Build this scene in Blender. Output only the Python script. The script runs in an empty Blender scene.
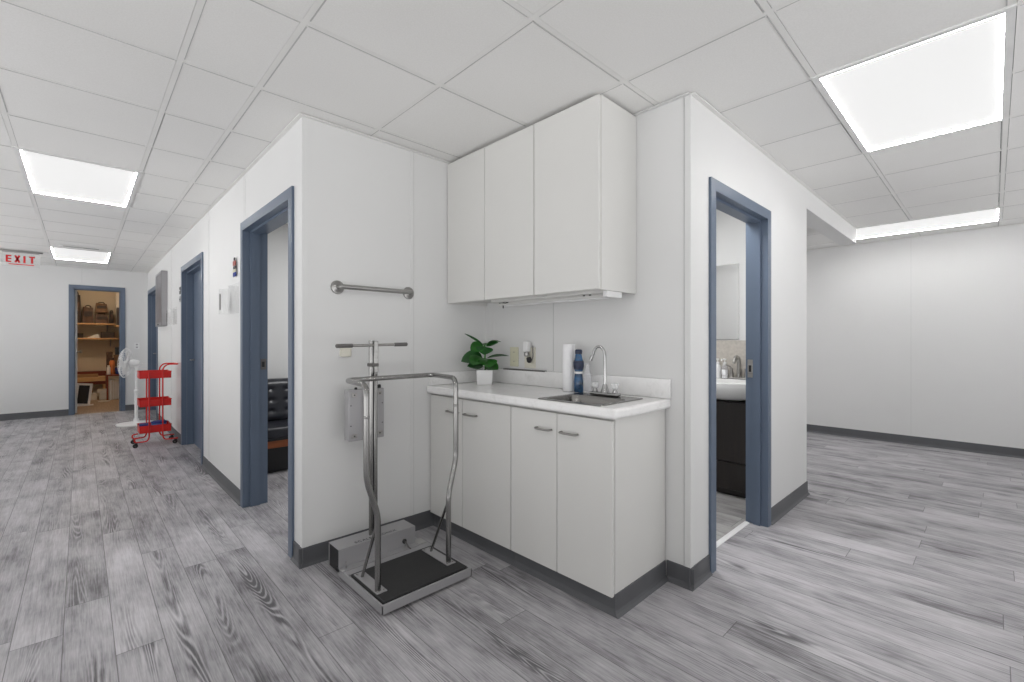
import bpy, bmesh, math, random
from mathutils import Vector, Matrix
random.seed(7)
sc = bpy.context.scene
COL = sc.collection
PI = math.pi

# ------------------------------------------------------------------ materials
def s2l(c):
    c = c / 255.0
    return c / 12.92 if c <= .04045 else ((c + .055) / 1.055) ** 2.4

def rgb(r, g, b):
    return (s2l(r), s2l(g), s2l(b), 1)

class NT:
    def __init__(s, name):
        s.m = bpy.data.materials.new(name); s.m.use_nodes = True
        s.t = s.m.node_tree; s.N = s.t.nodes; s.b = s.N['Principled BSDF']
        s.out = s.N['Material Output']
    def n(s, typ, **kw):
        x = s.N.new(typ)
        for k, v in kw.items():
            setattr(x, k, v)
        return x
    def set(s, sock, v):
        if hasattr(v, 'links') or isinstance(v, bpy.types.NodeSocket):
            s.t.links.new(v, sock)
        else:
            sock.default_value = v
    def math(s, op, a, b=None, c=None):
        x = s.n('ShaderNodeMath', operation=op)
        s.set(x.inputs[0], a)
        if b is not None: s.set(x.inputs[1], b)
        if c is not None: s.set(x.inputs[2], c)
        return x.outputs[0]
    def comb(s, x, y, z):
        c = s.n('ShaderNodeCombineXYZ')
        for i, v in enumerate((x, y, z)): s.set(c.inputs[i], v)
        return c.outputs[0]
    def noise(s, vec, scale=5, detail=2, rough=.5, dist=0):
        x = s.n('ShaderNodeTexNoise')
        if vec is not None: s.set(x.inputs['Vector'], vec)
        x.inputs['Scale'].default_value = scale; x.inputs['Detail'].default_value = detail
        x.inputs['Roughness'].default_value = rough; x.inputs['Distortion'].default_value = dist
        return x.outputs['Fac']
    def ramp(s, fac, stops):
        r = s.n('ShaderNodeValToRGB')
        e = r.color_ramp.elements
        e[0].position, e[0].color = stops[0]
        e[1].position, e[1].color = stops[-1]
        for p, c in stops[1:-1]:
            q = e.new(p); q.color = c
        s.set(r.inputs['Fac'], fac)
        return r.outputs['Color']
    def bump(s, h, strength=.1, dist=.002):
        x = s.n('ShaderNodeBump'); s.set(x.inputs['Height'], h)
        x.inputs['Strength'].default_value = strength; x.inputs['Distance'].default_value = dist
        s.t.links.new(x.outputs[0], s.b.inputs['Normal'])

def M(name, col, rough=.5, metal=0, var=.04, nscale=8, bump=0, bscale=200, spec=.5, coat=0, stretch=None):
    k = NT(name)
    tc = k.n('ShaderNodeTexCoord').outputs['Object']
    if stretch:
        mp = k.n('ShaderNodeMapping'); k.set(mp.inputs['Vector'], tc); mp.inputs['Scale'].default_value = stretch
        tc = mp.outputs[0]
    f = k.noise(tc, nscale, 3)
    lo = tuple(max(0, c * (1 - var)) for c in col[:3]) + (1,)
    hi = tuple(min(1, c * (1 + var)) for c in col[:3]) + (1,)
    k.t.links.new(k.ramp(f, [(.3, lo), (.7, hi)]), k.b.inputs['Base Color'])
    k.b.inputs['Roughness'].default_value = rough
    k.b.inputs['Metallic'].default_value = metal
    k.b.inputs['Specular IOR Level'].default_value = spec
    k.b.inputs['Coat Weight'].default_value = coat
    if bump:
        k.bump(k.noise(tc, bscale, 2), bump)
    return k.m

def emit(name, col, strength):
    k = NT(name)
    k.b.inputs['Base Color'].default_value = (.25, .25, .25, 1)
    k.b.inputs['Emission Color'].default_value = col
    f = k.noise(k.n('ShaderNodeTexCoord').outputs['Object'], 1.5, 1)
    st = k.math('MULTIPLY_ADD', f, strength * .05, strength * .975)
    k.t.links.new(st, k.b.inputs['Emission Strength'])
    return k.m

def floor_mat(name, pw=.152, pl=1.52, x0=-.205, dark=(94, 92, 95), mid=(161, 159, 162), light=(198, 196, 199)):
    k = NT(name)
    sp = k.n('ShaderNodeSeparateXYZ'); k.set(sp.inputs[0], k.n('ShaderNodeNewGeometry').outputs['Position'])
    x, y = sp.outputs[0], sp.outputs[1]
    u = k.math('DIVIDE', k.math('SUBTRACT', x, x0), pw)
    i = k.math('FLOOR', u); fx = k.math('FRACT', u)
    wn = k.n('ShaderNodeTexWhiteNoise', noise_dimensions='1D'); k.set(wn.inputs['W'], i)
    v = k.math('ADD', k.math('DIVIDE', y, pl), k.math('MULTIPLY', wn.outputs['Value'], 7.3))
    j = k.math('FLOOR', v); fy = k.math('FRACT', v)
    w2 = k.n('ShaderNodeTexWhiteNoise', noise_dimensions='2D'); k.set(w2.inputs['Vector'], k.comb(i, j, 0))
    r = w2.outputs['Value']
    cs = k.n('ShaderNodeSeparateColor'); k.set(cs.inputs[0], w2.outputs['Color'])
    r2 = cs.outputs[1]; r3 = cs.outputs[2]
    sh = k.math('MULTIPLY', r, 61.0)
    # broad tone patches, cathedral rings and fine streaks, each plank with an offset of its own
    broad = k.noise(k.comb(k.math('MULTIPLY', x, 6.0), k.math('MULTIPLY', y, 2.6), sh), 1.0, 4, .6)
    ring_n = k.noise(k.comb(k.math('MULTIPLY', x, 8.5), k.math('MULTIPLY', y, .62), k.math('ADD', sh, 17.0)), 1.0, 1.5, .4, .2)
    ring = k.math('SINE', k.math('MULTIPLY', ring_n, 190.0))
    ring = k.math('POWER', k.math('MULTIPLY_ADD', ring, .5, .5), 2.0)
    # rings only on the heart of some planks
    heart = k.math('SUBTRACT', 1.0, k.math('MULTIPLY', k.math('ABSOLUTE', k.math('SUBTRACT', fx, k.math('MULTIPLY_ADD', r3, .5, .25))), 3.4))
    heart = k.math('MAXIMUM', heart, 0.0)
    msk = k.math('MULTIPLY', heart, k.math('MAXIMUM', k.math('MULTIPLY_ADD', k.noise(k.comb(k.math('MULTIPLY', x, 2.0), k.math('MULTIPLY', y, .8), sh), 1.0, 1), 5.0, -2.2), 0.0))
    msk = k.math('MINIMUM', msk, 1.0)
    fine = k.noise(k.comb(k.math('MULTIPLY', x, 190.0), k.math('MULTIPLY', y, 7.0), sh), 1.0, 3, .65)
    streak = k.noise(k.comb(k.math('MULTIPLY', x, 55.0), k.math('MULTIPLY', y, 1.9), sh), 1.0, 3, .6)
    t = k.math('MULTIPLY_ADD', k.math('SUBTRACT', broad, .5), 1.2, .52)
    t = k.math('MULTIPLY_ADD', k.math('SUBTRACT', streak, .5), .42, t)
    t = k.math('MULTIPLY_ADD', k.math('SUBTRACT', fine, .5), .85, t)
    t = k.math('MULTIPLY_ADD', k.math('MULTIPLY', k.math('SUBTRACT', ring, .45), msk), .62, t)
    t = k.math('MULTIPLY_ADD', k.math('SUBTRACT', r2, .5), .17, t)
    t = k.math('MULTIPLY_ADD', msk, -.16, t)
    col = k.ramp(t, [(.10, rgb(*dark)), (.5, rgb(*mid)), (.92, rgb(*light))])
    ex = k.math('MINIMUM', fx, k.math('SUBTRACT', 1.0, fx))
    ey = k.math('MINIMUM', fy, k.math('SUBTRACT', 1.0, fy))
    gx = k.math('LESS_THAN', ex, .0016 / pw)
    gy = k.math('LESS_THAN', ey, .0016 / pl)
    g = k.math('MAXIMUM', gx, gy)
    mx = k.n('ShaderNodeMix', data_type='RGBA')
    k.set(mx.inputs['Factor'], k.math('MULTIPLY', g, .62))
    k.t.links.new(col, mx.inputs['A']); mx.inputs['B'].default_value = rgb(60, 58, 58)
    k.t.links.new(mx.outputs['Result'], k.b.inputs['Base Color'])
    k.t.links.new(k.math('MULTIPLY_ADD', fine, .18, .40), k.b.inputs['Roughness'])
    k.b.inputs['Specular IOR Level'].default_value = .35
    hgt = k.math('SUBTRACT', k.math('MULTIPLY', fine, .4), g)
    k.bump(hgt, .12, .0015)
    return k.m

def wood(name, a, b, axis='x', rough=.45):
    k = NT(name)
    tc = k.n('ShaderNodeTexCoord').outputs['Object']
    mp = k.n('ShaderNodeMapping'); k.set(mp.inputs['Vector'], tc)
    mp.inputs['Scale'].default_value = {'x': (2, 30, 30), 'y': (30, 2, 30), 'z': (30, 30, 2)}[axis]
    f = k.noise(mp.outputs[0], 1.5, 4, .6, .6)
    k.t.links.new(k.ramp(f, [(.3, rgb(*a)), (.7, rgb(*b))]), k.b.inputs['Base Color'])
    k.b.inputs['Roughness'].default_value = rough
    return k.m

def tile_mat():
    k = NT('ceiling_tile')
    pos = k.n('ShaderNodeNewGeometry').outputs['Position']
    f = k.noise(pos, 160, 3, .7)
    g = k.noise(pos, 1.1, 2)
    t = k.math('MULTIPLY_ADD', g, .35, k.math('MULTIPLY', f, .65))
    k.t.links.new(k.ramp(t, [(.30, (.78, .775, .755, 1)), (.62, (.85, .845, .83, 1))]), k.b.inputs['Base Color'])
    k.b.inputs['Roughness'].default_value = .9
    k.b.inputs['Specular IOR Level'].default_value = .1
    k.bump(f, .25, .002)
    return k.m

def stone(name):
    k = NT(name)
    pos = k.n('ShaderNodeNewGeometry').outputs['Position']
    f = k.noise(pos, 26, 5, .7, .8); h = k.noise(pos, 7, 3, .6, 1.2)
    t = k.math('ADD', k.math('MULTIPLY', f, .6), k.math('MULTIPLY', h, .4))
    k.t.links.new(k.ramp(t, [(.34, (.76, .755, .745, 1)), (.46, (.84, .835, .83, 1)), (.68, (.88, .878, .875, 1))]), k.b.inputs['Base Color'])
    k.b.inputs['Roughness'].default_value = .22
    return k.m

def glassy(name, col, rough=.05, alpha=.35, ior=1.45):
    k = NT(name)
    f = k.noise(k.n('ShaderNodeTexCoord').outputs['Object'], 20, 2)
    k.b.inputs['Base Color'].default_value = col
    k.b.inputs['IOR'].default_value = ior
    k.t.links.new(k.math('MULTIPLY_ADD', f, .04, alpha - .02), k.b.inputs['Alpha'])
    k.b.inputs['Roughness'].default_value = rough
    return k.m

def brushed(name, c, rough=.3, axis='z', var=.12):
    st = {'x': (2, 90, 90), 'y': (90, 2, 90), 'z': (90, 90, 2)}[axis]
    return M(name, c, rough, 1, var, 1.0, stretch=st)

W = {}
W['paint'] = M('wall_paint', (.70, .70, .695, 1), .55, 0, .015, 1.2, .05, 350, .3)
W['closet_paint'] = M('closet_paint', (.66, .58, .46, 1), .7, 0, .04, 2)
W['tile'] = tile_mat()
W['tbar'] = M('ceiling_bar_white', (.80, .795, .775, 1), .6, 0, .02)
W['gap_shade'] = M('ceiling_gap_shade_grey', (.50, .50, .49, 1), .9)
W['joint'] = M('joint_grey', (.56, .56, .555, 1), .7)
W['void'] = M('ceiling_void_dark', (.10, .10, .10, 1), .9)
W['floor'] = floor_mat('plank_floor')
W['floor_bath'] = floor_mat('bathroom_floor', .2, 1.2, .1, (112, 110, 110), (156, 154, 153), (186, 185, 184))
W['floor_closet'] = wood('closet_floor_tan', (146, 122, 100), (172, 148, 122), 'y')
W['base'] = M('vinyl_baseboard', rgb(86, 87, 90), .5, 0, .05, 6)
W['blue'] = M('blue_grey_frame_paint', rgb(90, 103, 121), .36, 0, .04, 3, .03, 120)
W['cab'] = M('cabinet_laminate', (.66, .655, .635, 1), .42, 0, .012, 2)
W['cab_edge'] = M('cabinet_edge_band', (.60, .585, .55, 1), .5, 0, .02)
W['counter'] = stone('speckled_white_counter')
W['steel'] = brushed('brushed_steel', (.30, .297, .29, 1), .24, 'z')
W['steel_x'] = brushed('brushed_steel_flat', (.36, .355, .345, 1), .30, 'x')
W['sink'] = brushed('sink_steel', (.24, .235, .225, 1), .26, 'y')
W['chrome'] = M('chrome', (.40, .40, .40, 1), .08, 1, .02)
W['nickel'] = brushed('brushed_nickel', (.36, .35, .335, 1), .30, 'y')
W['grip'] = M('grey_rubber_grip', rgb(98, 96, 94), .7, 0, .08, 60)
W['alu'] = M('grey_sheet_metal', rgb(166, 165, 167), .42, .35, .03, 4)
W['alu_lt'] = M('pale_sheet_metal', rgb(176, 176, 174), .42, .2, .03, 4)
W['mottled'] = M('mottled_grey_panel', rgb(128, 125, 130), .3, .5, .35, 3.5)
W['brick'] = M('brick_red_paint', rgb(150, 66, 54), .5, 0, .2, 30)
W['rubber'] = M('black_rubber_mat', rgb(36, 36, 37), .6, 0, .10, 60, .25, 260)
W['black'] = M('black_plastic', rgb(24, 24, 26), .4, 0, .1)
W['ink'] = M('dark_ink', rgb(52, 52, 58), .6)
W['cream'] = M('cream_plastic', rgb(206, 204, 180), .45, 0, .03)
W['cream2'] = M('pale_cream_plastic', rgb(216, 213, 200), .45, 0, .03)
W['white'] = M('white_plastic', (.80, .80, .80, 1), .35, 0, .02)
W['paper'] = M('white_paper', (.84, .84, .85, 1), .85, 0, .02, 30, .2, 120)
W['pot'] = M('white_ceramic', (.80, .80, .80, 1), .3, 0, .02)
W['soil'] = M('dark_soil', rgb(60, 50, 42), .95, 0, .3, 60)
W['leaf'] = M('green_leaf', rgb(42, 98, 34), .35, 0, .35, 14)
W['leaf_d'] = M('deep_green_leaf', rgb(34, 84, 36), .35, 0, .35, 14)
W['leaf_l'] = M('young_green_leaf', rgb(62, 130, 42), .35, 0, .3, 14)
W['red'] = M('red_enamel', rgb(206, 28, 22), .38, 0, .08, 6)
W['exit_red'] = M('exit_red_letters', rgb(205, 24, 30), .45, 0, .04)
W['acrylic'] = glassy('clear_acrylic', (.80, .82, .82, 1), .05, .07)
W['clear'] = glassy('clear_plastic', (.86, .87, .92, 1), .08, .22)
W['knob'] = glassy('clear_knob', (.92, .93, .94, 1), .05, .40)
W['blue_liq'] = M('blue_bottle', rgb(30, 74, 112), .15, 0, .7, 26, coat=.5)
W['blue_dk'] = M('dark_blue_label', rgb(26, 38, 66), .35, 0, .5, 40)
W['vinyl'] = M('black_vinyl', rgb(30, 32, 40), .34, 0, .12, 10)
W['wood_or'] = wood('orange_wood', (128, 66, 30), (164, 92, 48), 'x')
W['espresso'] = wood('espresso_wood', (28, 24, 23), (40, 34, 32), 'z', .35)
W['porcelain'] = M('white_porcelain', (.82, .82, .81, 1), .12, 0, .01)
W['mirror'] = M('mirror_silver', (.88, .88, .88, 1), .02, 1, .005)
W['splash'] = M('grey_backsplash_tile', rgb(188, 182, 174), .35, 0, .10, 40)
W['pine'] = wood('pine_shelf', (196, 152, 104), (222, 182, 134), 'x', .6)
W['redwood'] = wood('red_brown_board', (104, 44, 30), (134, 64, 44), 'x', .6)
W['bag_br'] = M('brown_leather', rgb(82, 58, 44), .6, 0, .4, 16)
W['bag_dk'] = M('dark_brown_leather', rgb(48, 36, 32), .6, 0, .4, 16)
W['bag_tan'] = M('tan_canvas', rgb(112, 86, 64), .8, 0, .3, 20)
W['carton'] = M('brown_cardboard', rgb(168, 132, 96), .85, 0, .08, 10)
W['carton_w'] = M('white_cardboard', rgb(214, 208, 200), .8, 0, .04, 10)
W['navy'] = M('blue_fabric', rgb(44, 58, 128), .8, 0, .2, 30)
W['orange'] = M('orange_plastic', rgb(190, 110, 60), .5, 0, .15)
W['cyan'] = M('light_blue_plastic', rgb(74, 130, 190), .4, 0, .2)
W['diff'] = emit('light_diffuser', (1, .998, .99, 1), .80)
W['rim'] = emit('light_bright_edge', (1, .99, .97, 1), 80.0)
W['wframe'] = M('light_frame_white', (.76, .76, .75, 1), .5)

# ------------------------------------------------------------------ mesh helpers
class MB:
    """collects shapes (in world metres) and links them as ONE mesh object"""
    def __init__(s): s.b = bmesh.new()
    def _mark(s, vs, faces, smooth):
        for f in faces: f.smooth = smooth
    def box(s, x0, x1, y0, y1, z0, z1, bev=0, seg=2, mat=None):
        x0, x1 = min(x0, x1), max(x0, x1); y0, y1 = min(y0, y1), max(y0, y1); z0, z1 = min(z0, z1), max(z0, z1)
        t = bmesh.new()
        bmesh.ops.create_cube(t, size=1)
        for v in t.verts:
            v.co = Vector((x0 + (v.co.x + .5) * (x1 - x0), y0 + (v.co.y + .5) * (y1 - y0), z0 + (v.co.z + .5) * (z1 - z0)))
        if bev:
            bmesh.ops.bevel(t, geom=t.edges[:], offset=min(bev, .45 * min(x1 - x0, y1 - y0, z1 - z0)), segments=seg, affect='EDGES', profile=.5)
            t.normal_update()
            for f in t.faces: f.smooth = max(abs(c) for c in f.normal) < .9995
        s.merge(t, mat); return s
    def merge(s, t, mat=None):
        if mat is not None: bmesh.ops.transform(t, matrix=mat, verts=t.verts[:])
        me = bpy.data.meshes.new('tmp'); t.to_mesh(me); t.free()
        s.b.from_mesh(me); bpy.data.meshes.remove(me)
        return s
    def tube(s, pts, r, seg=14, cap=True, bend=0, bseg=6, closed=False):
        P = [Vector(p) for p in pts]
        rr = r if isinstance(r, (list, tuple)) else None
        if bend and len(P) > 2:
            Q = [P[0]]
            for a, b, c in zip(P[:-2], P[1:-1], P[2:]):
                d1 = (a - b); d2 = (c - b); L = min(bend, .49 * d1.length, .49 * d2.length)
                p1 = b + d1.normalized() * L; p2 = b + d2.normalized() * L
                for i in range(bseg + 1):
                    t = i / bseg
                    Q.append(p1 * (1 - t) ** 2 + b * 2 * t * (1 - t) + p2 * t * t)
            Q.append(P[-1]); P = Q
        n = len(P); T = []
        for i in range(n):
            if closed: d = P[(i + 1) % n] - P[i - 1]
            else: d = P[min(i + 1, n - 1)] - P[max(i - 1, 0)]
            T.append(d.normalized())
        ref = Vector((0, 0, 1)) if abs(T[0].z) < .9 else Vector((1, 0, 0))
        u = T[0].cross(ref).normalized(); rings = []
        for i in range(n):
            u = (u - T[i] * u.dot(T[i])).normalized(); w = T[i].cross(u)
            R = rr[i] if rr and len(rr) == n else (r if not rr else rr[0] + (rr[-1] - rr[0]) * i / (n - 1))
            rings.append([s.b.verts.new(P[i] + (u * math.cos(2 * PI * k / seg) + w * math.sin(2 * PI * k / seg)) * R) for k in range(seg)])
        m = n if closed else n - 1
        for i in range(m):
            a, b = rings[i], rings[(i + 1) % n]
            for k in range(seg):
                f = s.b.faces.new((a[k], a[(k + 1) % seg], b[(k + 1) % seg], b[k])); f.smooth = True
        if cap and not closed:
            s.b.faces.new(rings[0][::-1]); s.b.faces.new(rings[-1])
        return s
    def lathe(s, prof, c=(0, 0, 0), seg=28, mat=None, smooth=True, sx=1, sy=1):
        t = bmesh.new(); rings = []
        for r, z in prof:
            if r < 1e-6: rings.append([t.verts.new((0, 0, z))])
            else: rings.append([t.verts.new((r * sx * math.cos(2 * PI * k / seg), r * sy * math.sin(2 * PI * k / seg), z)) for k in range(seg)])
        for a, b in zip(rings[:-1], rings[1:]):
            for k in range(seg):
                k2 = (k + 1) % seg
                if len(a) == 1 and len(b) == 1: continue
                if len(a) == 1: f = t.faces.new((a[0], b[k2], b[k]))
                elif len(b) == 1: f = t.faces.new((a[k], a[k2], b[0]))
                else: f = t.faces.new((a[k], a[k2], b[k2], b[k]))
                f.smooth = smooth
        bmesh.ops.recalc_face_normals(t, faces=t.faces[:])
        mm = Matrix.Translation(Vector(c))
        if mat is not None: mm = mm @ mat
        s.merge(t, mm); return s
    def prism(s, poly, axis, a, b, bev=0):
        """extrude a 2D polygon along an axis between a and b; poly is in the other two axes in order (x,y,z without axis)"""
        t = bmesh.new()
        def mk(p, q):
            return {'x': (q, p[0], p[1]), 'y': (p[0], q, p[1]), 'z': (p[0], p[1], q)}[axis]
        A = [t.verts.new(mk(p, a)) for p in poly]; B = [t.verts.new(mk(p, b)) for p in poly]
        n = len(poly)
        t.faces.new(A); t.faces.new(B[::-1])
        for i in range(n): t.faces.new((A[i], B[i], B[(i + 1) % n], A[(i + 1) % n]))
        bmesh.ops.recalc_face_normals(t, faces=t.faces[:])
        if bev:
            bmesh.ops.bevel(t, geom=t.edges[:], offset=bev, segments=2, affect='EDGES', profile=.5)
            for f in t.faces: f.smooth = True
        s.merge(t); return s
    def ball(s, c, r, seg=16, sc=(1, 1, 1)):
        t = bmesh.new(); bmesh.ops.create_uvsphere(t, u_segments=seg, v_segments=seg // 2 + 2, radius=r)
        for f in t.faces: f.smooth = True
        for v in t.verts: v.co = Vector((v.co.x * sc[0] + c[0], v.co.y * sc[1] + c[1], v.co.z * sc[2] + c[2]))
        s.merge(t); return s

ORG = {}
def finish_mesh(bm, name, org):
    bmesh.ops.translate(bm, verts=bm.verts[:], vec=-Vector(org))
    bm.normal_update()
    for e in bm.edges:
        if len(e.link_faces) == 2:
            try:
                if e.calc_face_angle() > math.radians(38): e.smooth = False
            except ValueError:
                pass
    me = bpy.data.meshes.new(name); bm.to_mesh(me); bm.free()
    return me

def obj(name, mb, mat, parent=None, label=None, cat=None, group=None, kind=None, pl=None):
    """one mesh object; a top-level one gets its origin at the centre of its base"""
    bm = mb.b
    if parent is None:
        xs = [v.co for v in bm.verts]
        org = Vector(((min(c.x for c in xs) + max(c.x for c in xs)) / 2, (min(c.y for c in xs) + max(c.y for c in xs)) / 2, min(c.z for c in xs)))
        if kind == 'structure': org = Vector((0, 0, 0))
    else:
        org = Vector(ORG[parent.name])
    me = finish_mesh(bm, name, org)
    o = bpy.data.objects.new(name, me); COL.objects.link(o)
    mats = mat if isinstance(mat, (list, tuple)) else [mat]
    for m in mats: me.materials.append(W[m])
    if parent is None: o.location = org
    else: o.parent = parent
    ORG[o.name] = tuple(org)
    if label: o['label'] = label
    if cat: o['category'] = cat
    if group: o['group'] = group
    if kind: o['kind'] = kind
    if pl: o['label'] = pl
    return o

def thing(name, label, cat, loc, group=None):
    o = bpy.data.objects.new(name, None); COL.objects.link(o)
    o.empty_display_size = .05
    o.location = loc; ORG[o.name] = tuple(loc)
    o['label'] = label; o['category'] = cat
    if group: o['group'] = group
    return o

def struct(name, mb, mat, parent=None):
    return obj(name, mb, mat, parent, kind='structure' if parent is None else None)

def dup(root, delta, label, group=None):
    r = root.copy(); COL.objects.link(r); r.location = Vector(root.location) + Vector(delta)
    r['label'] = label
    if group: r['group'] = group
    for ch in list(root.children):
        c = ch.copy(); COL.objects.link(c); c.parent = r
        for g in list(ch.children):
            d = g.copy(); COL.objects.link(d); d.parent = c
    return r

# ------------------------------------------------------------------ the setting
ZC = 2.44
XL, XS, YS, XB, YB, XE, XR, YE = .872, 2.185, 2.572, 2.185, 1.03, 4.215, 7.12, 10.45
X_OPEN, Y_OPEN = -2.6, -2.6

struct('floor', MB().box(X_OPEN, XR + .1, Y_OPEN, YE, -.06, 0), 'floor')

# left door wall: door openings along y
def wall_x(x0, x1, y0, y1, holes, z1=ZC):
    b = MB(); y = y0
    for a, c, h in holes:
        b.box(x0, x1, y, a, 0, z1); b.box(x0, x1, a, c, h, z1); y = c
    b.box(x0, x1, y, y1, 0, z1); return b
def wall_y(y0, y1, x0, x1, holes, z1=ZC):
    b = MB(); x = x0
    for a, c, h in holes:
        b.box(x, a, y0, y1, 0, z1); b.box(a, c, y0, y1, h, z1); x = c
    b.box(x, x1, y0, y1, 0, z1); return b

D1 = (2.752, 3.785); D2 = (5.36, 6.55); D3 = (9.0, 10.23)
struct('wall_left', wall_x(XL, XL + .14, YS + .12, YE, [(D1[0], D1[1], 2.04), (D2[0], D2[1], 2.04), (D3[0], D3[1], 2.05)]), 'paint')
struct('wall_alcove_side', MB().box(XL, XE, YS, YS + .12, 0, ZC), 'paint')
struct('wall_alcove_back', MB().box(XB, XB + .1, YB + .04, YS + .05, 0, ZC), 'paint')
DB = (2.445, 3.278)
struct('wall_bathroom', wall_y(YB, YB + .11, XB, XE, [(DB[0], DB[1], 2.03)]), 'paint')
struct('wall_header', MB().box(XE, 6.12, YB, YB + .145, 2.28, ZC), 'paint')
struct('wall_right', MB().box(XR, XR + .1, Y_OPEN, 4.2, 0, ZC), 'paint')
DC = (-.095, .515)
struct('wall_end', wall_y(YE, YE + .12, X_OPEN, XL, [(DC[0], DC[1], 2.10)]), 'paint')
# the rooms behind the doors
struct('wall_exam_far', MB().box(XL + .14, 4.1, 5.10, 5.2, 0, ZC), 'paint')
struct('wall_exam_right', MB().box(4.1, 4.2, YS + .12, 5.2, 0, ZC), 'paint')
struct('wall_second_room', MB().box(3.2, 3.3, 5.2, YE, 0, ZC), 'paint')
struct('wall_bath_right', MB().box(4.10, XE, YB + .11, YS, 0, ZC), 'paint')
struct('wall_hall_far', MB().box(XE, XR, 4.2, 4.3, 0, ZC), 'paint')
struct('floor_exam', MB().box(XL + .14, 4.1, YS + .12, YE, -.06, .0008), 'floor')
struct('floor_bathroom', MB().box(XB + .1, 4.10, YB + .11, YS, -.06, .003), 'floor_bath')
struct('wall_closet_back', MB().box(-.55, .95, 13.6, 13.7, 0, ZC), 'closet_paint')
struct('wall_closet_left', MB().box(-.55, -.45, YE + .12, 13.6, 0, ZC), 'closet_paint')
struct('wall_closet_right', MB().box(.85, .95, YE + .12, 13.6, 0, ZC), 'closet_paint')
struct('floor_closet', MB().box(-.45, .85, YE, 13.6, -.06, .001), 'floor_closet')

# suspended ceiling: tiles over a dark void, bars between
GX = [X_OPEN, -2.14, -1.53, -.915, -.30, .315, .625, 1.245, 1.862, 2.478, 3.09, 3.70, 4.30, 4.905, 5.51, 6.11, 6.77, XR + .1]
GY = [Y_OPEN, -2.49, -1.88, -1.27, -.66, -.045, .575, 1.20, 1.82, 2.44, 3.05, 3.65, 4.25, 4.845, 5.44, 6.03, 6.62, 7.21, 7.80, 8.39, 8.98, 9.58, 10.17, YE + .12, 11.3, 12.1, 12.9, 13.6]
LIGHTS = [(-.30, .315, 4.25, 5.44), (-.30, .315, 8.39, 9.58), (2.478, 3.70, -.045, .575), (6.11, 6.77, -.045, 1.20), (-.30, .315, .06, 1.20)]
def in_light(x, y):
    return any(a < x < b and c < y < d for a, b, c, d in LIGHTS)
cb = MB(); tb = MB()
for a, b in zip(GX[:-1], GX[1:]):
    for c, d in zip(GY[:-1], GY[1:]):
        if in_light((a + b) / 2, (c + d) / 2): continue
        j = random.uniform(0, .002); g1 = random.choice((.0125, .0135, .0165)); g2 = random.choice((.0145, .0155, .0185))
        cb.box(a + g1, b - .0125, c + g2, d - .0135, ZC + .004 + j, ZC + .02)
struct('ceiling', cb, 'tile')
struct('ceiling_deck', MB().box(X_OPEN, XR + .1, Y_OPEN, 13.7, ZC + .08, ZC + .14), 'void')
for x in GX[1:-1]:
    y = GY[0]
    for c, d in zip(GY[:-1], GY[1:]):
        if not in_light(x, (c + d) / 2): tb.box(x - .0115, x + .0115, c, d, ZC + .005, ZC + .016)
for y in GY[1:-1]:
    for a, b in zip(GX[:-1], GX[1:]):
        if not in_light((a + b) / 2, y): tb.box(a + .0117, b - .0117, y - .0115, y + .0115, ZC + .0052, ZC + .016)
struct('trim_1', tb, 'tbar')
jb = MB()  # grey strips painting the shadow line beside each ceiling bar
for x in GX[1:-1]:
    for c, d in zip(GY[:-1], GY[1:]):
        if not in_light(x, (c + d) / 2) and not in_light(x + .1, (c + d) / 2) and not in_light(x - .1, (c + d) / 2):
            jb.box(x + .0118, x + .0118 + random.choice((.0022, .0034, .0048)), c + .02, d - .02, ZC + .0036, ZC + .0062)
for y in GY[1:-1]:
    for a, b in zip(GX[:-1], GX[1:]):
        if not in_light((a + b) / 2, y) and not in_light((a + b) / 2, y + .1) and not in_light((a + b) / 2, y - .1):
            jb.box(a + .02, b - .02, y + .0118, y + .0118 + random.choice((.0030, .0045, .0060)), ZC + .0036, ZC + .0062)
struct('gap_shade_strips', jb, 'gap_shade')
# wall angles under the ceiling
an = MB(); e = .022
an.box(XL - e, XL, YS - e, YE, ZC - .004, ZC + .001)
an.box(XL, XB, YS - e, YS, ZC - .004, ZC + .001)
an.box(XB, 6.12, YB - e, YB, ZC - .004, ZC + .001)
an.box(XR - e, XR, Y_OPEN, 4.2, ZC - .004, ZC + .001)
an.box(X_OPEN, XL - e, YE - e, YE, ZC - .004, ZC + .001)
struct('trim_2', an, 'tbar')
# thin joint strips between the wall panels, and corner beads
js = MB()
for y in (3.76, 5.05, 7.45): js.box(XL - .0025, XL, y - .014, y + .014, 2.10 if y < 3.8 else .1, ZC - .006)
js.box(1.55 - .012, 1.55 + .012, YS - .0025, YS, .1, ZC - .006)
for y in (-1.45, .66, 1.9): js.box(XR - .0025, XR, y - .013, y + .013, .1, ZC - .006)
for x in (-1.2, .01): js.box(x - .013, x + .013, YE - .0025, YE, 2.19 if x > -.5 else .1, ZC - .006)
js.box(XL - .003, XL + .03, YS - .003, YS + .03, .1, ZC - .006)
js.box(XB - .003, XB + .028, YB - .003, YB + .028, .1, ZC - .006)
struct('trim_3', js, 'paint')
jl = MB()
jl.box(1.557, 1.5595, YS - .0033, YS - .0004, .1, ZC - .006)
for y in (3.775, 5.065, 7.465): jl.box(XL - .0035, XL - .0004, y, y + .003, 2.10 if y < 3.8 else .1, ZC - .006)
for y in (-1.437, .673, 1.913): jl.box(XR - .0035, XR - .0004, y, y + .003, .1, ZC - .006)
jl.box(.012, .016, YE - .0035, YE - .0004, 2.19, ZC - .006)
jl.box(XB - .0036, XB - .0004, YB + .030, YB + .033, .1, ZC - .006)
struct('trim_6', jl, 'joint')
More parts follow.
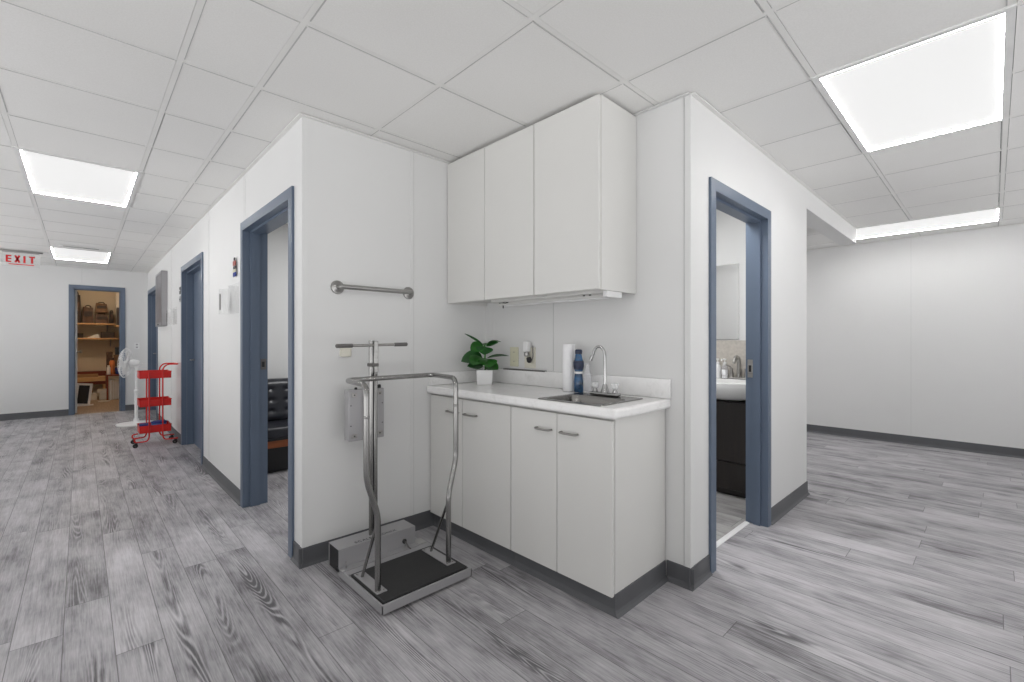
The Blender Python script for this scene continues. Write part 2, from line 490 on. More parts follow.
struct('trim_7', MB().box(XB - .0025, XB, 1.93 - .014, 1.93 + .014, 1.03, 1.47).box(XB - .0025, XB, 2.48, 2.49, 1.03, 1.47).box(XB - e, XB, YB, YS - e, ZC - .004, ZC + .001), 'paint')
struct('trim_8', MB().box(XB - .0035, XB - .0004, 1.9145, 1.917, 1.03, 1.47), 'joint')

# vinyl cove baseboards: flat board with a small flared toe
def cove(p, q, out, h=.1):
    """board along p-q (floor points on the wall), out = unit vector away from the wall"""
    b = MB(); p = Vector((p[0], p[1], 0)); q = Vector((q[0], q[1], 0)); o = Vector((out[0], out[1], 0))
    prof = [(0.0005, 0), (.022, 0), (.020, .004), (.011, .012), (.007, .024), (.006, h - .003), (.004, h), (.0005, h)]
    A = [b.b.verts.new(p + o * d + Vector((0, 0, z))) for d, z in prof]
    B = [b.b.verts.new(q + o * d + Vector((0, 0, z))) for d, z in prof]
    n = len(prof)
    b.b.faces.new(A); b.b.faces.new(B[::-1])
    for i in range(n): b.b.faces.new((A[i], A[(i + 1) % n], B[(i + 1) % n], B[i]))
    bmesh.ops.recalc_face_normals(b.b, faces=b.b.faces[:])
    return b
def join(*mbs):
    r = MB()
    for m in mbs:
        me = bpy.data.meshes.new('t'); m.b.to_mesh(me); m.b.free(); r.b.from_mesh(me); bpy.data.meshes.remove(me)
    return r
CW = .05
struct('baseboard_left', join(cove((XL, YS - .022), (XL, D1[0] - CW), (-1, 0)), cove((XL, D1[1] + CW), (XL, D2[0] - CW), (-1, 0)), cove((XL, D2[1] + CW), (XL, D3[0] - CW), (-1, 0)), cove((XL, D3[1] + CW), (XL, YE), (-1, 0))), 'base')
struct('baseboard_alcove', cove((XL - .022, YS), (1.72, YS), (0, -1)), 'base')
struct('baseboard_corner', cove((XB, YB - .022), (XB, 1.152), (-1, 0)), 'base')
struct('baseboard_bathroom', join(cove((XB - .022, YB), (DB[0] - CW, YB), (0, -1)), cove((DB[1] + CW, YB), (XE + .006, YB), (0, -1)), cove((XE, YB), (XE, 4.2), (1, 0))), 'base')
struct('baseboard_right', cove((XR, Y_OPEN), (XR, 4.2), (-1, 0)), 'base')
struct('baseboard_end', join(cove((X_OPEN, YE), (DC[0] - CW, YE), (0, -1)), cove((DC[1] + CW, YE), (XL, YE), (0, -1))), 'base')

# steel door frames: casing on both faces, jamb with a raised stop
def frame_x(n, y0, y1, zt, x0, x1, strike=None):
    b = MB(); t = .014; c = CW
    for xa, xb in ((x0 - t, x0 - .0005), (x1 + .0005, x1 + t)):
        b.box(xa, xb, y0 - c, y0 + .001, 0, zt + c); b.box(xa, xb, y1 - .001, y1 + c, 0, zt + c); b.box(xa, xb, y0, y1, zt - .001, zt + c)
    b.box(x0 - t, x1 + t, y0 + .0005, y0 + .012, 0, zt); b.box(x0 - t, x1 + t, y1 - .012, y1 - .0005, 0, zt); b.box(x0 - t, x1 + t, y0, y1, zt - .012, zt - .0005)
    m0, m1 = x0 + .035, x1 - .04
    b.box(m0, m1, y0 + .011, y0 + .026, 0, zt - .026); b.box(m0, m1, y1 - .026, y1 - .011, 0, zt - .026); b.box(m0, m1, y0 + .011, y1 - .011, zt - .027, zt - .011)
    o = struct('door_%d' % n, b, 'blue')
    if strike:
        yy, z = strike; d = -1 if yy > (y0 + y1) / 2 else 1
        ys = (y1 - .012) if d < 0 else (y0 + .012)
        p = MB().box(x1 - .034, x1 + .004, ys, ys + d * .003, z - .04, z + .04, .001); obj('strike_plate', p, 'grip', o)
        p = MB().box(x1 - .026, x1 - .008, ys + d * .003, ys + d * .0045, z - .02, z + .02); obj('latch_hole', p, 'black', o)
    return o
frame_x(1, D1[0], D1[1], 2.04, XL, XL + .14, (D1[1], 1.045))
for n_, D_, h_ in ((2, D2, 2.04), (3, D3, 2.05)):
    fr = frame_x(n_, D_[0], D_[1], h_, XL, XL + .14, (D_[1], 1.06) if n_ == 2 else None)
    lf = obj('door_leaf', MB().box(XL + .102, XL + .138, D_[0] + .014, D_[1] - .014, .006, h_ - .014, .002), 'blue', fr)
    obj('lever_handle', MB().tube([(XL + .102, D_[1] - .08, 1.0), (XL + .06, D_[1] - .08, 1.0), (XL + .055, D_[1] - .19, 1.0)], .009, 10, bend=.02), 'nickel', lf)
def frame_y(n, x0, x1, zt, y0, y1, strike=False):
    b = MB(); t = .014; c = CW
    for ya, yb in ((y0 - t, y0 - .0005), (y1 + .0005, y1 + t)):
        b.box(x0 - c, x0 + .001, ya, yb, 0, zt + c); b.box(x1 - .001, x1 + c, ya, yb, 0, zt + c); b.box(x0, x1, ya, yb, zt - .001, zt + c)
    b.box(x0 + .0005, x0 + .012, y0 - t, y1 + t, 0, zt); b.box(x1 - .012, x1 - .0005, y0 - t, y1 + t, 0, zt); b.box(x0, x1, y0 - t, y1 + t, zt - .012, zt - .0005)
    m0, m1 = y0 + .03, y1 - .035
    b.box(x0 + .011, x0 + .026, m0, m1, 0, zt - .026); b.box(x1 - .026, x1 - .011, m0, m1, 0, zt - .026); b.box(x0 + .011, x1 - .011, m0, m1, zt - .027, zt - .011)
    o = struct('door_%d' % n, b, 'blue')
    if strike:
        z = 1.035
        obj('strike_plate', MB().box(x1 - .015, x1 - .012, y1 - .032, y1 + .002, z - .06, z + .06, .001), 'nickel', o)
        obj('latch_hole', MB().box(x1 - .0165, x1 - .015, y1 - .022, y1 - .006, z - .022, z + .022), 'black', o)
    return o
frame_y(4, DB[0], DB[1], 2.03, YB, YB + .11, True)
dc = frame_y(5, DC[0], DC[1], 2.10, YE, YE + .12)
struct('trim_4', MB().prism([(YB + .095, 0.0), (YB + .098, .005), (YB + .112, .007), (YB + .126, .006), (YB + .130, .0)], 'x', DB[0] + .026, DB[1] - .026), 'white')

# ------------------------------------------------------------------ ceiling lights, vent, exit sign
def panel(x0, x1, y0, y1, label):
    cx, cy = (x0 + x1) / 2, (y0 + y1) / 2
    t = thing('ceiling_light', label, 'ceiling light', (cx, cy, ZC), 'recessed flat ceiling panels')
    a, b, c, d = x0 - .011, x1 + .011, y0 - .011, y1 + .011
    f = MB(); w = .028
    for q in ((a, b, c, c + w), (a, b, d - w, d), (a, a + w, c + w, d - w), (b - w, b, c + w, d - w)):
        f.box(q[0], q[1], q[2], q[3], ZC - .002, ZC + .03)
    f.box(a, b, c, d, ZC + .03, ZC + .05)
    obj('frame', f, 'wframe', t)
    i0, i1, j0, j1 = a + w, b - w, c + w, d - w; r = .010
    g = MB()
    for q in ((i0, i1, j0, j0 + r), (i0, i1, j1 - r, j1), (i0, i0 + r, j0 + r, j1 - r), (i1 - r, i1, j0 + r, j1 - r)):
        g.box(q[0], q[1], q[2], q[3], ZC + .002, ZC + .028)
    obj('glowing_edge', g, 'rim', t)
    obj('diffuser', MB().box(i0 + r, i1 - r, j0 + r, j1 - r, ZC + .004, ZC + .028), 'diff', t)
    return t
panel(*LIGHTS[0], 'recessed ceiling panel over the left hallway, nearer of the two there')
panel(*LIGHTS[1], 'small far ceiling panel in front of the storage closet, below the air slot')
panel(*LIGHTS[2], 'largest bright ceiling panel, at the upper right of the photo')
panel(*LIGHTS[3], 'narrow bright ceiling panel beside the far right wall')
panel(*LIGHTS[4], 'unseen ceiling panel continuing the left hallway row, kept for its light')  # out of view; follows the row spacing and adds light near the camera

t = thing('air_vent', 'long slot air vent in the ceiling beside the far left light', 'vent', (0, 8.2, ZC))
obj('frame', MB().box(-.20, .21, 8.13, 8.155, ZC - .006, ZC + .001).box(-.20, .21, 8.215, 8.24, ZC - .006, ZC + .001).box(-.20, -.165, 8.155, 8.215, ZC - .006, ZC + .001).box(.175, .21, 8.155, 8.215, ZC - .006, ZC + .001), 'wframe', t)
obj('slot', MB().box(-.165, .175, 8.155, 8.215, ZC - .003, ZC + .0005), 'void', t)

ye = 9.05
t = thing('exit_sign', 'clear hanging sign with red EXIT letters under the left hallway ceiling', 'exit sign', (-.585, ye, ZC - .2))
obj('mounting_rail', MB().box(-.80, -.38, ye - .03, ye + .03, ZC - .018, ZC - .005, .004).box(-.76, -.42, ye - .012, ye + .012, ZC - .03, ZC - .016), 'steel_x', t)
obj('panel', MB().box(-.765, -.41, ye - .004, ye + .004, 2.225, ZC - .018, .001), 'acrylic', t)
L = MB(); z0, z1 = 2.277, 2.372; s_ = .021; ya, yb = ye - .0075, ye - .0042
def bar2(x0, zz0, x1, zz1, w):
    d = Vector((x1 - x0, 0, zz1 - zz0)).normalized(); n = Vector((-d.z, 0, d.x)) * w / 2
    c = [(x0 + n.x, zz0 + n.z), (x1 + n.x, zz1 + n.z), (x1 - n.x, zz1 - n.z), (x0 - n.x, zz0 - n.z)]
    L.prism(c, 'y', ya, yb)
x = -.727
L.box(x, x + s_, ya, yb, z0, z1)
for zz in (z0, (z0 + z1) / 2 - s_ / 2 + .001, z1 - s_ + .003): L.box(x + s_, x + .052, ya, yb, zz, zz + s_ - .003)
x = -.648; bar2(x + .008, z0, x + .047, z1, .021); bar2(x + .008, z1, x + .047, z0, .021)
x = -.566; L.box(x, x + s_, ya, yb, z0, z1)
x = -.512; L.box(x, x + .056, ya, yb, z1 - s_ + .002, z1); L.box(x + .0175, x + .0385, ya, yb, z0, z1 - s_)
L.box(-.70, -.465, ya, yb, 2.247, 2.259)
obj('lettering', L, 'exit_red', t)

# ------------------------------------------------------------------ base cabinets and worktop
ZK, ZD0, ZD1, ZCB = .098, .088, .866, .876
XF = 1.700
def handle(parent, y0, y1, z):
    h = MB()
    h.tube([(XF, y0 + .008, z), (XF - .026, y0 + .008, z), (XF - .026, y1 - .008, z), (XF, y1 - .008, z)], .0055, 10, bend=.012, bseg=4)
    obj('handle', h, 'nickel', parent)
def base_cabinet(y0, y1, split, label, h1, h2, side):
    t = thing('base_cabinet', label, 'cabinet', ((XF + XB) / 2, (y0 + y1) / 2, 0), 'base cabinets under the white worktop')
    c = MB(); w = .018; xb = XB - .009
    c.box(XF + .021, xb, y0, y0 + w, ZK, ZCB); c.box(XF + .021, xb, y1 - w, y1, ZK, ZCB)
    c.box(XF + .021, xb, y0 + w, y1 - w, ZK, ZK + w); c.box(xb - .006, xb, y0 + w, y1 - w, ZK + w, ZCB)
    c.box(XF + .021, XF + .10, y0 + w, y1 - w, ZCB - .02, ZCB - .002)
    obj('carcass', c, 'cab', t)
    k = MB().box(XF + .035, xb, y0 + .002, y1 - .002, .001, ZK - .001)
    obj('toe_kick', k, 'base', t)
    cv = cove((XF + .035, y0 - (.006 if side else 0)), (XF + .035, y1), (-1, 0), .097)
    if side: cv = join(cv, cove((XF + .013, y0 + .001), (xb, y0 + .001), (0, -1), .097))
    obj('toe_cove', cv, 'base', t)
    g = .0018
    for a, b, hh in ((split, y1, h1), (y0, split, h2)):
        d = MB().box(XF, XF + .019, a + g, b - g, ZD0, ZD1, .0015, 2)
        dd = obj('door', d, 'cab', t)
        handle(dd, hh[0], hh[1], .78)
    return t
base_cabinet(1.798, 2.566, 2.222, 'white double-door base cabinet beside the standing scale, in the alcove corner', (2.250, 2.372), (2.075, 2.198), False)
base_cabinet(1.153, 1.796, 1.472, 'white double-door base cabinet under the sink, at the right end of the worktop', (1.497, 1.608), (1.336, 1.447), True)

ct = thing('worktop', 'white speckled worktop with backsplash running the length of the alcove', 'worktop', (1.93, 1.85, .868))
CX0, CX1, CY0, CY1 = 1.670, XB - .002, 1.120, YS - .003
SX0, SX1, SY0, SY1 = 1.712, 2.045, 1.235, 1.578
def slab_with_hole():
    b = MB(); t = bmesh.new(); z0, z1 = .878, .926
    O = [(CX0, CY0), (CX1, CY0), (CX1, CY1), (CX0, CY1)]; I = [(SX0, SY0), (SX1, SY0), (SX1, SY1), (SX0, SY1)]
    V = {}
    for nm, P in (('O', O), ('I', I)):
        for z in (0, 1): V[nm, z] = [t.verts.new((p[0], p[1], z1 if z else z0)) for p in P]
    for i in range(4):
        j = (i + 1) % 4
        t.faces.new((V['O', 1][i], V['O', 1][j], V['I', 1][j], V['I', 1][i]))
        t.faces.new((V['O', 0][j], V['O', 0][i], V['I', 0][i], V['I', 0][j]))
        t.faces.new((V['O', 0][i], V['O', 0][j], V['O', 1][j], V['O', 1][i]))
        t.faces.new((V['I', 0][j], V['I', 0][i], V['I', 1][i], V['I', 1][j]))
    bmesh.ops.recalc_face_normals(t, faces=t.faces[:])
    E_ = [e for e in t.edges if all(abs(v.co.x - CX0) < 1e-5 for v in e.verts) or all(abs(v.co.y - CY0) < 1e-5 for v in e.verts)]
    bmesh.ops.bevel(t, geom=E_, offset=.015, segments=4, affect='EDGES', profile=.5)
    t.normal_update()
    for f in t.faces: f.smooth = max(abs(c) for c in f.normal) < .9995
    return b.merge(t)
obj('top', slab_with_hole(), 'counter', ct)
obj('backsplash', MB().box(CX1 - .02, CX1, CY0 + .001, CY1, .927, 1.026, .003).box(CX0 + .02, CX1 - .0205, CY1 - .02, CY1, .927, 1.010, .003), 'counter', ct)

# sink
t = thing('sink', 'stainless steel drop-in sink basin set into the white worktop', 'sink', (1.87, 1.405, .93))
def rr(x0, x1, y0, y1, r, n=5):
    P = []
    for cx, cy, a in ((x1 - r, y1 - r, 0), (x0 + r, y1 - r, 90), (x0 + r, y0 + r, 180), (x1 - r, y0 + r, 270)):
        for i in range(n + 1):
            q = math.radians(a + 90 * i / n); P.append((cx + r * math.cos(q), cy + r * math.sin(q)))
    return P
def ring_stack(layers, cap_last=True):
    b = MB(); R = []
    for P, z in layers: R.append([b.b.verts.new((p[0], p[1], z)) for p in P])
    n = len(R[0])
    for a, c in zip(R[:-1], R[1:]):
        for i in range(n):
            f = b.b.faces.new((a[i], a[(i + 1) % n], c[(i + 1) % n], c[i])); f.smooth = True
    if cap_last: b.b.faces.new(R[-1])
    return b
ox0, ox1, oy0, oy1 = 1.688, 2.078, 1.212, 1.60
ix0, ix1, iy0, iy1 = 1.716, 1.968, 1.240, 1.572
rimm = ring_stack([(rr(ox0, ox1, oy0, oy1, .02), .9265), (rr(ox0 + .002, ox1 - .002, oy0 + .002, oy1 - .002, .02), .930), (rr(ox0 + .01, ox1 - .01, oy0 + .01, oy1 - .01, .02), .931), (rr(ix0, ix1, iy0, iy1, .035), .9295)], False)
obj('rim', rimm, 'sink', t)
bas = ring_stack([(rr(ix0, ix1, iy0, iy1, .035), .9293), (rr(ix0 + .004, ix1 - .004, iy0 + .004, iy1 - .004, .035), .922), (rr(ix0 + .012, ix1 - .012, iy0 + .012, iy1 - .012, .04), .80), (rr(ix0 + .03, ix1 - .03, iy0 + .03, iy1 - .03, .04), .775), (rr(ix0 + .09, ix1 - .09, iy0 + .11, iy1 - .11, .03), .772)])
obj('basin', bas, 'sink', t)
obj('drain', MB().lathe([(0, .776), (.02, .776), (.024, .778), (.038, .778), (.04, .7735)], (1.842, 1.406, 0)), 'chrome', t)

# gooseneck faucet on the sink deck
t = thing('faucet', 'chrome gooseneck faucet with clear knobs behind the steel sink', 'faucet', (2.022, 1.414, .931))
fx, fy = 2.024, 1.414
obj('base_plate', MB().box(fx - .026, fx + .026, fy - .085, fy + .085, .9312, .949, .008, 3), 'chrome', t)
obj('stem_collar', MB().lathe([(.024, .948), (.021, .958), (.014, .978), (.0115, .99)], (fx, fy, 0)), 'chrome', t)
sp = [(fx, fy, .985), (fx, fy, 1.140)]
dxy = Vector((-.35, .94, 0)).normalized()
for i in range(1, 13):
    a = PI - i / 12 * PI * .93
    q = Vector((fx, fy, 1.140)) + dxy * (.032 * (1 + math.cos(a))) + Vector((0, 0, .050 * math.sin(a)))
    sp.append(tuple(q))
q = Vector(sp[-1]); sp.append(tuple(q + Vector((-.004, .008, -.018))))
obj('spout', MB().tube(sp, .0072, 14), 'chrome', t)
obj('spout_tip', MB().tube([q + Vector((-.003, .006, -.012)), q + Vector((-.007, .013, -.034))], .0098, 14), 'chrome', t)
for d in (-.062, .062):
    k = obj('tap', MB().lathe([(.016, .948), (.013, .956), (.010, .968)], (fx, fy + d, 0)), 'chrome', t)
    obj('tap_knob', MB().lathe([(0, .967), (.016, .968), (.021, .976), (.021, .992), (.017, 1.0), (0, 1.001)], (fx, fy + d, 0), 8, smooth=False), 'knob', k)

# things standing on the worktop
t = thing('paper_towel_roll', 'white paper towel roll standing on the worktop behind the sink', 'paper towels', (2.085, 1.708, .926))
obj('roll', MB().lathe([(.014, .9275), (.034, .928), (.036, .932), (.036, 1.197), (.034, 1.201), (.014, 1.2015)], (2.085, 1.708, 0), 32), 'paper', t)
obj('core', MB().lathe([(.0138, .928), (.0138, 1.201), (.012, 1.201), (.012, .928)], (2.085, 1.708, 0), 24), 'carton', t)

t = thing('soap_bottle', 'blue dish soap bottle with dark label and white band beside paper towels', 'bottle', (2.075, 1.628, .926))
prof = [(0, .9275), (.024, .928), (.027, .935), (.026, .99), (.0215, 1.035), (.021, 1.045), (.027, 1.075), (.028, 1.095), (.02, 1.125), (.017, 1.145), (0, 1.146)]
obj('body', MB().lathe(prof, (2.075, 1.628, 0), 28, sx=.9, sy=1.12), 'blue_liq', t)
obj('cap', MB().lathe([(0, 1.145), (.02, 1.146), (.021, 1.165), (.016, 1.172), (0, 1.173)], (2.075, 1.628, 0), 24), 'blue_dk', t, pl='dark blue bottle cap')
obj('band', MB().lathe([(.0223, 1.034), (.0226, 1.036), (.0226, 1.044), (.0220, 1.046)], (2.075, 1.628, 0), 28, sx=.92, sy=1.13), 'white', t, pl='white band round the waist')
obj('label_patch', MB().lathe([(.0253, 1.058), (.0284, 1.074), (.0294, 1.095), (.0262, 1.108)], (2.075, 1.628, 0), 28, sx=.92, sy=1.13), 'blue_dk', t, pl='dark wrap-round label')
t = thing('plastic_bottle', 'clear empty plastic bottle between blue soap and the faucet', 'bottle', (2.07, 1.562, .926))
obj('body', MB().lathe([(0, .9275), (.021, .928), (.023, .936), (.023, 1.01), (.018, 1.045), (.011, 1.065), (.011, 1.075)], (2.07, 1.562, 0), 24), 'clear', t)
obj('cap', MB().lathe([(.0122, 1.071), (.0122, 1.093), (0, 1.094)], (2.07, 1.562, 0), 20), 'clear', t)

# potted plant
px, py = 2.008, 2.370
t = thing('potted_plant', 'broad-leaved green plant in a square white pot on the worktop corner', 'plant', (px, py, .926))
rot = Matrix.Translation((px, py, 0)) @ Matrix.Rotation(math.radians(-43.4 + 0), 4, 'Z')
pb = MB(); tt = bmesh.new(); bmesh.ops.create_cube(tt, size=1)
for v in tt.verts:
    top = v.co.z > 0
    v.co = Vector((v.co.x * (.108 if top else .098), v.co.y * (.108 if top else .098), .927 if not top else 1.026))
tf = [f for f in tt.faces if f.normal.z > .9 or all(v.co.z > 1 for v in f.verts)]
r_ = bmesh.ops.inset_region(tt, faces=tf, thickness=.008, depth=0)
r_ = bmesh.ops.extrude_face_region(tt, geom=tf)
vs = [g for g in r_['geom'] if isinstance(g, bmesh.types.BMVert)]
for v in vs: v.co.z -= .02
bmesh.ops.delete(tt, geom=tf, context='FACES')
bmesh.ops.bevel(tt, geom=[e for e in tt.edges if e.is_manifold and e.calc_face_angle(0) > .5], offset=.002, segments=2, affect='EDGES')
pb.merge(tt, rot)
obj('pot', pb, 'pot', t)
obj('soil', MB().box(-.044, .044, -.044, .044, 1.0, 1.012, mat=rot), 'soil', t)
st = MB().tube([(px, py, 1.008), (px + .004, py - .003, 1.05), (px, py, 1.10), (px + .003, py, 1.15), (px, py + .002, 1.19)], [.006, .005], 8)
obj('stem', st, 'leaf_l', t)
def leaf(base, az, elev, length, width, droop, mat, fold=.25, roll=0):
    """az: world angle in degrees; a folded, drooping blade with real thickness"""
    width *= 1.6; length *= 1.1; roll = math.radians(roll)
    b = MB(); n = 10; m = 4; az = math.radians(az); el = math.radians(elev)
    d = Vector((math.cos(az), math.sin(az), 0)); sd = Vector((-d.y, d.x, 0)); up = Vector((0, 0, 1))
    top = []; bot = []
    pos = Vector(base); ang = el; stl = .18
    rows = []
    for i in range(n + 1):
        u = i / n
        w = width * .5 * (math.sin(PI * min(1, max(0, (u - .12) / .88)) ** .8) ** .8 if u > .12 else 0) + .002
        if i: 
            ang = el - droop * u
            pos = pos + (d * math.cos(ang) + up * math.sin(ang)) * (length / n)
        n0 = (up * math.cos(ang) - d * math.sin(ang))
        nrm = n0 * math.cos(roll) + sd * math.sin(roll); s2 = sd * math.cos(roll) - n0 * math.sin(roll)
        rows.append((pos.copy(), w, nrm, s2))
    def grid(off):
        G = []
        for p, w, nrm, s2 in rows:
            G.append([b.b.verts.new(p + s2 * (w * k / m) + nrm * (fold * w * abs(k) / m + off * (1 if abs(k) < m else 0))) for k in range(-m, m + 1)])
        return G
    A = grid(.0008); B = grid(-.0008)
    for G, flip in ((A, False), (B, True)):
        for i in range(n):
            for k in range(2 * m):
                q = (G[i][k], G[i + 1][k], G[i + 1][k + 1], G[i][k + 1])
                f = b.b.faces.new(q if flip else q[::-1]); f.smooth = True
    for i in range(n):
        for k in (0, 2 * m):
            b.b.faces.new((A[i][k], A[i + 1][k], B[i + 1][k], B[i][k]) if k == 0 else (B[i][k], B[i + 1][k], A[i + 1][k], A[i][k]))
    bmesh.ops.recalc_face_normals(b.b, faces=b.b.faces[:])
    obj('leaf', b, mat, t)
# camera right = (.727,-.687): -43 deg; camera left = 137; towards camera = 227
tp = (px, py, 1.10); tq = (px, py, 1.185); lo = (px, py, 1.045)
leaf(tp, 142, 20, .150, .085, .85, 'leaf_d', .12, 38)
leaf(tp, 185, 10, .115, .085, .9, 'leaf', .12, 20)
leaf(tp, -38, 14, .150, .040, .25, 'leaf_d', .35, -8)
leaf(tp, 250, -8, .090, .085, .9, 'leaf', .12, 0)
leaf(lo, 150, 18, .110, .055, .5, 'leaf_d', .2, 40)
leaf(lo, 290, 10, .095, .065, .6, 'leaf', .15, -25)
leaf(lo, -50, 15, .085, .055, .3, 'leaf_l', .2, -40)
leaf(tq, 138, 30, .145, .018, -.05, 'leaf_d', .9, 0)
leaf(tq, 165, 0, .100, .065, .5, 'leaf', .15, 40)
leaf(tq, 225, -22, .080, .070, .6, 'leaf_d', .15, 10)
leaf(tq, -42, 40, .105, .030, .8, 'leaf', .4, -10)
leaf(tq, -60, 5, .090, .045, -.3, 'leaf_d', .3, -30)
leaf(tq, 80, 30, .080, .05, .7, 'leaf', .2, 0)

# wall plates over the backsplash
def plate(name, lab, x, y0, y1, z0, z1, mat):
    tt_ = thing(name, lab, 'wall plate', (x, (y0 + y1) / 2, z0))
    obj('plate', MB().box(x - .007, x - .0005, y0, y1, z0, z1, .003), mat, tt_)
    return tt_
xw = XB
p1 = plate('blank_wall_plate', 'blank yellowish wall plate beside the potted plant', xw, 2.222, 2.302, 1.045, 1.178, 'cream')
for z in (1.08, 1.143): obj('screw', MB().lathe([(0, .0022), (.0035, .002), (.004, 0)], (xw - .007, 2.262, z), 10, Matrix.Rotation(-PI / 2, 4, 'Y')), 'nickel', p1)
p2 = plate('outlet', 'pale outlet plate with a plug in it, right of the blank plate', xw, 2.062, 2.162, 1.04, 1.178, 'cream2')
for z in (1.083, 1.135): obj('socket', MB().box(xw - .0095, xw - .0065, 2.090, 2.134, z - .016, z + .016, .004), 'cream2', p2)
t = thing('plug_in_freshener', 'white plug-in device with black plug on the alcove outlet', 'plug', (xw - .03, 2.112, 1.06))
obj('body', MB().box(xw - .052, xw - .0098, 2.095, 2.135, 1.148, 1.218, .008, 3), 'white', t)
obj('nozzle', MB().lathe([(.012, 0), (.017, .004), (.019, .02), (.016, .03), (0, .031)], (xw - .033, 2.115, 1.149), 18, Matrix.Rotation(PI, 4, 'X')), 'steel_x', t)
obj('plug', MB().lathe([(.014, 0), (.017, .006), (.018, .026), (.010, .036), (0, .038)], (xw - .03, 2.101, 1.112), 16, Matrix.Rotation(math.radians(160), 4, 'X')), 'black', t)
obj('cord', MB().tube([(xw - .03, 2.095, 1.078), (xw - .028, 2.077, 1.085), (xw - .024, 2.065, 1.12), (xw - .02, 2.073, 1.16), (xw - .014, 2.077, 1.19)], .0032, 8, bend=.02), 'grip', t)
t = thing('metal_rail', 'thin grey metal rail on the backsplash below the outlets', 'rail', (XB - .02, 2.17, 1.018))
obj('bar', MB().box(XB - .024, XB - .004, 1.962, 2.349, 1.0265, 1.0295, .001), 'grip', t)
obj('lip', MB().box(XB - .0262, XB - .0241, 1.962, 2.349, 1.0215, 1.0295, .0005), 'grip', t)

# ------------------------------------------------------------------ wall cabinets
UX0, UZ0, UZ1 = 1.838, 1.474, 2.429
def wall_cabinet(y0, y1, splits, label):
    t = thing('wall_cabinet', label, 'cabinet', ((UX0 + XB) / 2, (y0 + y1) / 2, UZ0), 'wall cabinets under the ceiling')
    c = MB(); w = .018; x0, x1 = UX0 + .021, XB - .002
    c.box(x0, x1, y0, y0 + w, UZ0, UZ1); c.box(x0, x1, y1 - w, y1, UZ0, UZ1)
    c.box(x0, x1, y0 + w, y1 - w, UZ0 + .022, UZ0 + .04); c.box(x0, x1, y0 + w, y1 - w, UZ1 - w, UZ1); c.box(x1 - .006, x1, y0 + w, y1 - w, UZ0 + .04, UZ1 - w)
    c.box(x0, x0 + .018, y0 + w, y1 - w, UZ0, UZ0 + .022)
    obj('carcass', c, 'cab', t)
    for ye_ in (y0, y1 - w): obj('edge_band', MB().box(x0 - .0012, x0 - .0002, ye_, ye_ + w, UZ0, UZ1), 'cab_edge', t)
    ys = [y0] + splits + [y1]
    for a, b in zip(ys[:-1], ys[1:]):
        obj('door', MB().box(UX0, UX0 + .019, a + .0016, b - .0016, UZ0 + .002, UZ1 - .004, .0015), 'cab', t)
    return t
wall_cabinet(1.757, 2.566, [2.178], 'white two-door wall cabinet in the corner over the plant')
wall_cabinet(1.322, 1.755, [], 'white single-door wall cabinet with bare end side, over the sink')

t = thing('under_cabinet_light', 'long white light fixture mounted under the white wall cabinets', 'light fixture', (1.95, 1.75, 1.44))
ub = UZ0 + .020
obj('housing', MB().prism([(1.932, ub), (2.058, ub), (2.058, 1.455), (2.045, 1.4505), (2.0, 1.4505), (1.99, 1.462), (1.932, 1.467)], 'y', 1.36, 2.22), 'cab', t)
obj('lens', MB().box(2.003, 2.043, 1.40, 2.18, 1.4445, 1.450, .002), 'white', t)
obj('end_cap', MB().box(1.926, 2.064, 1.335, 1.3595, 1.444, ub, .003), 'white', t)
for y in (2.10, 2.165): obj('screw', MB().lathe([(0, -.006), (.007, -.005), (.008, 0)], (1.96, y, 1.464), 12), 'black', t)
for y in (1.46, 1.50): obj('screw', MB().lathe([(0, -.006), (.006, -.005), (.007, 0)], (1.955, y, 1.464), 12), 'black', t)
obj('rocker_switch', MB().box(1.942, 1.975, 2.12, 2.145, 1.456, 1.4655, .002), 'steel_x', t)
obj('cord_clip', MB().tube([(2.01, 2.19, 1.4505), (2.01, 2.19, 1.438), (2.02, 2.20, 1.436)], .004, 8), 'black', t)

# the cabinet run stands very slightly out of square with the hallway
ALC = ['wall_alcove_back', 'trim_7', 'trim_8', 'base_cabinet', 'base_cabinet.001', 'worktop', 'sink', 'faucet', 'paper_towel_roll', 'soap_bottle', 'plastic_bottle', 'potted_plant',
       'blank_wall_plate', 'outlet', 'plug_in_freshener', 'metal_rail', 'wall_cabinet', 'wall_cabinet.001', 'under_cabinet_light']
pv = Vector((XB, YB, 0)); th_ = math.radians(.7); rz = Matrix.Rotation(th_, 3, 'Z')
for n_ in ALC:
    o = bpy.data.objects[n_]
    o.location = pv + rz @ (Vector(o.location) - pv) + Vector((0, .006 if n_[:4] not in ('wall', 'trim') or n_ == 'wall_cabinet' or n_ == 'wall_cabinet.001' else 0, 0))
    o.rotation_euler = (0, 0, th_)
# ------------------------------------------------------------------ standing scale
t = thing('standing_scale', 'tall steel standing scale with handrails and black platform mat', 'scale', (1.2, 2.1, 0))
SB = (.962, 1.462, 1.848, 2.335)
b = MB(); x0, x1, y0, y1 = SB; w = .022
b.box(x0, x1, y0, y0 + .004, .014, .052); b.box(x0, x0 + .004, y0, y1, .014, .052); b.box(x1 - .004, x1, y0, y1, .014, .052); b.box(x0, x1, y1 - .004, y1, .014, .052)
b.box(x0 + .001, x1 - .001, y0 + .001, y0 + .012, .046, .0525, .001); b.box(x0 + .001, x0 + .010, y0 + .012, y1, .046, .0525, .001); b.box(x1 - .010, x1 - .001, y0 + .012, y1, .046, .0525, .001)
b.box(x0 + .01, x1 - .01, y1 - .125, y1 - .001, .046, .0525, .001)
b.box(x0 + .006, x1 - .006, y0 + .006, y1 - .006, .020, .040)
obj('base', b, 'alu', t)
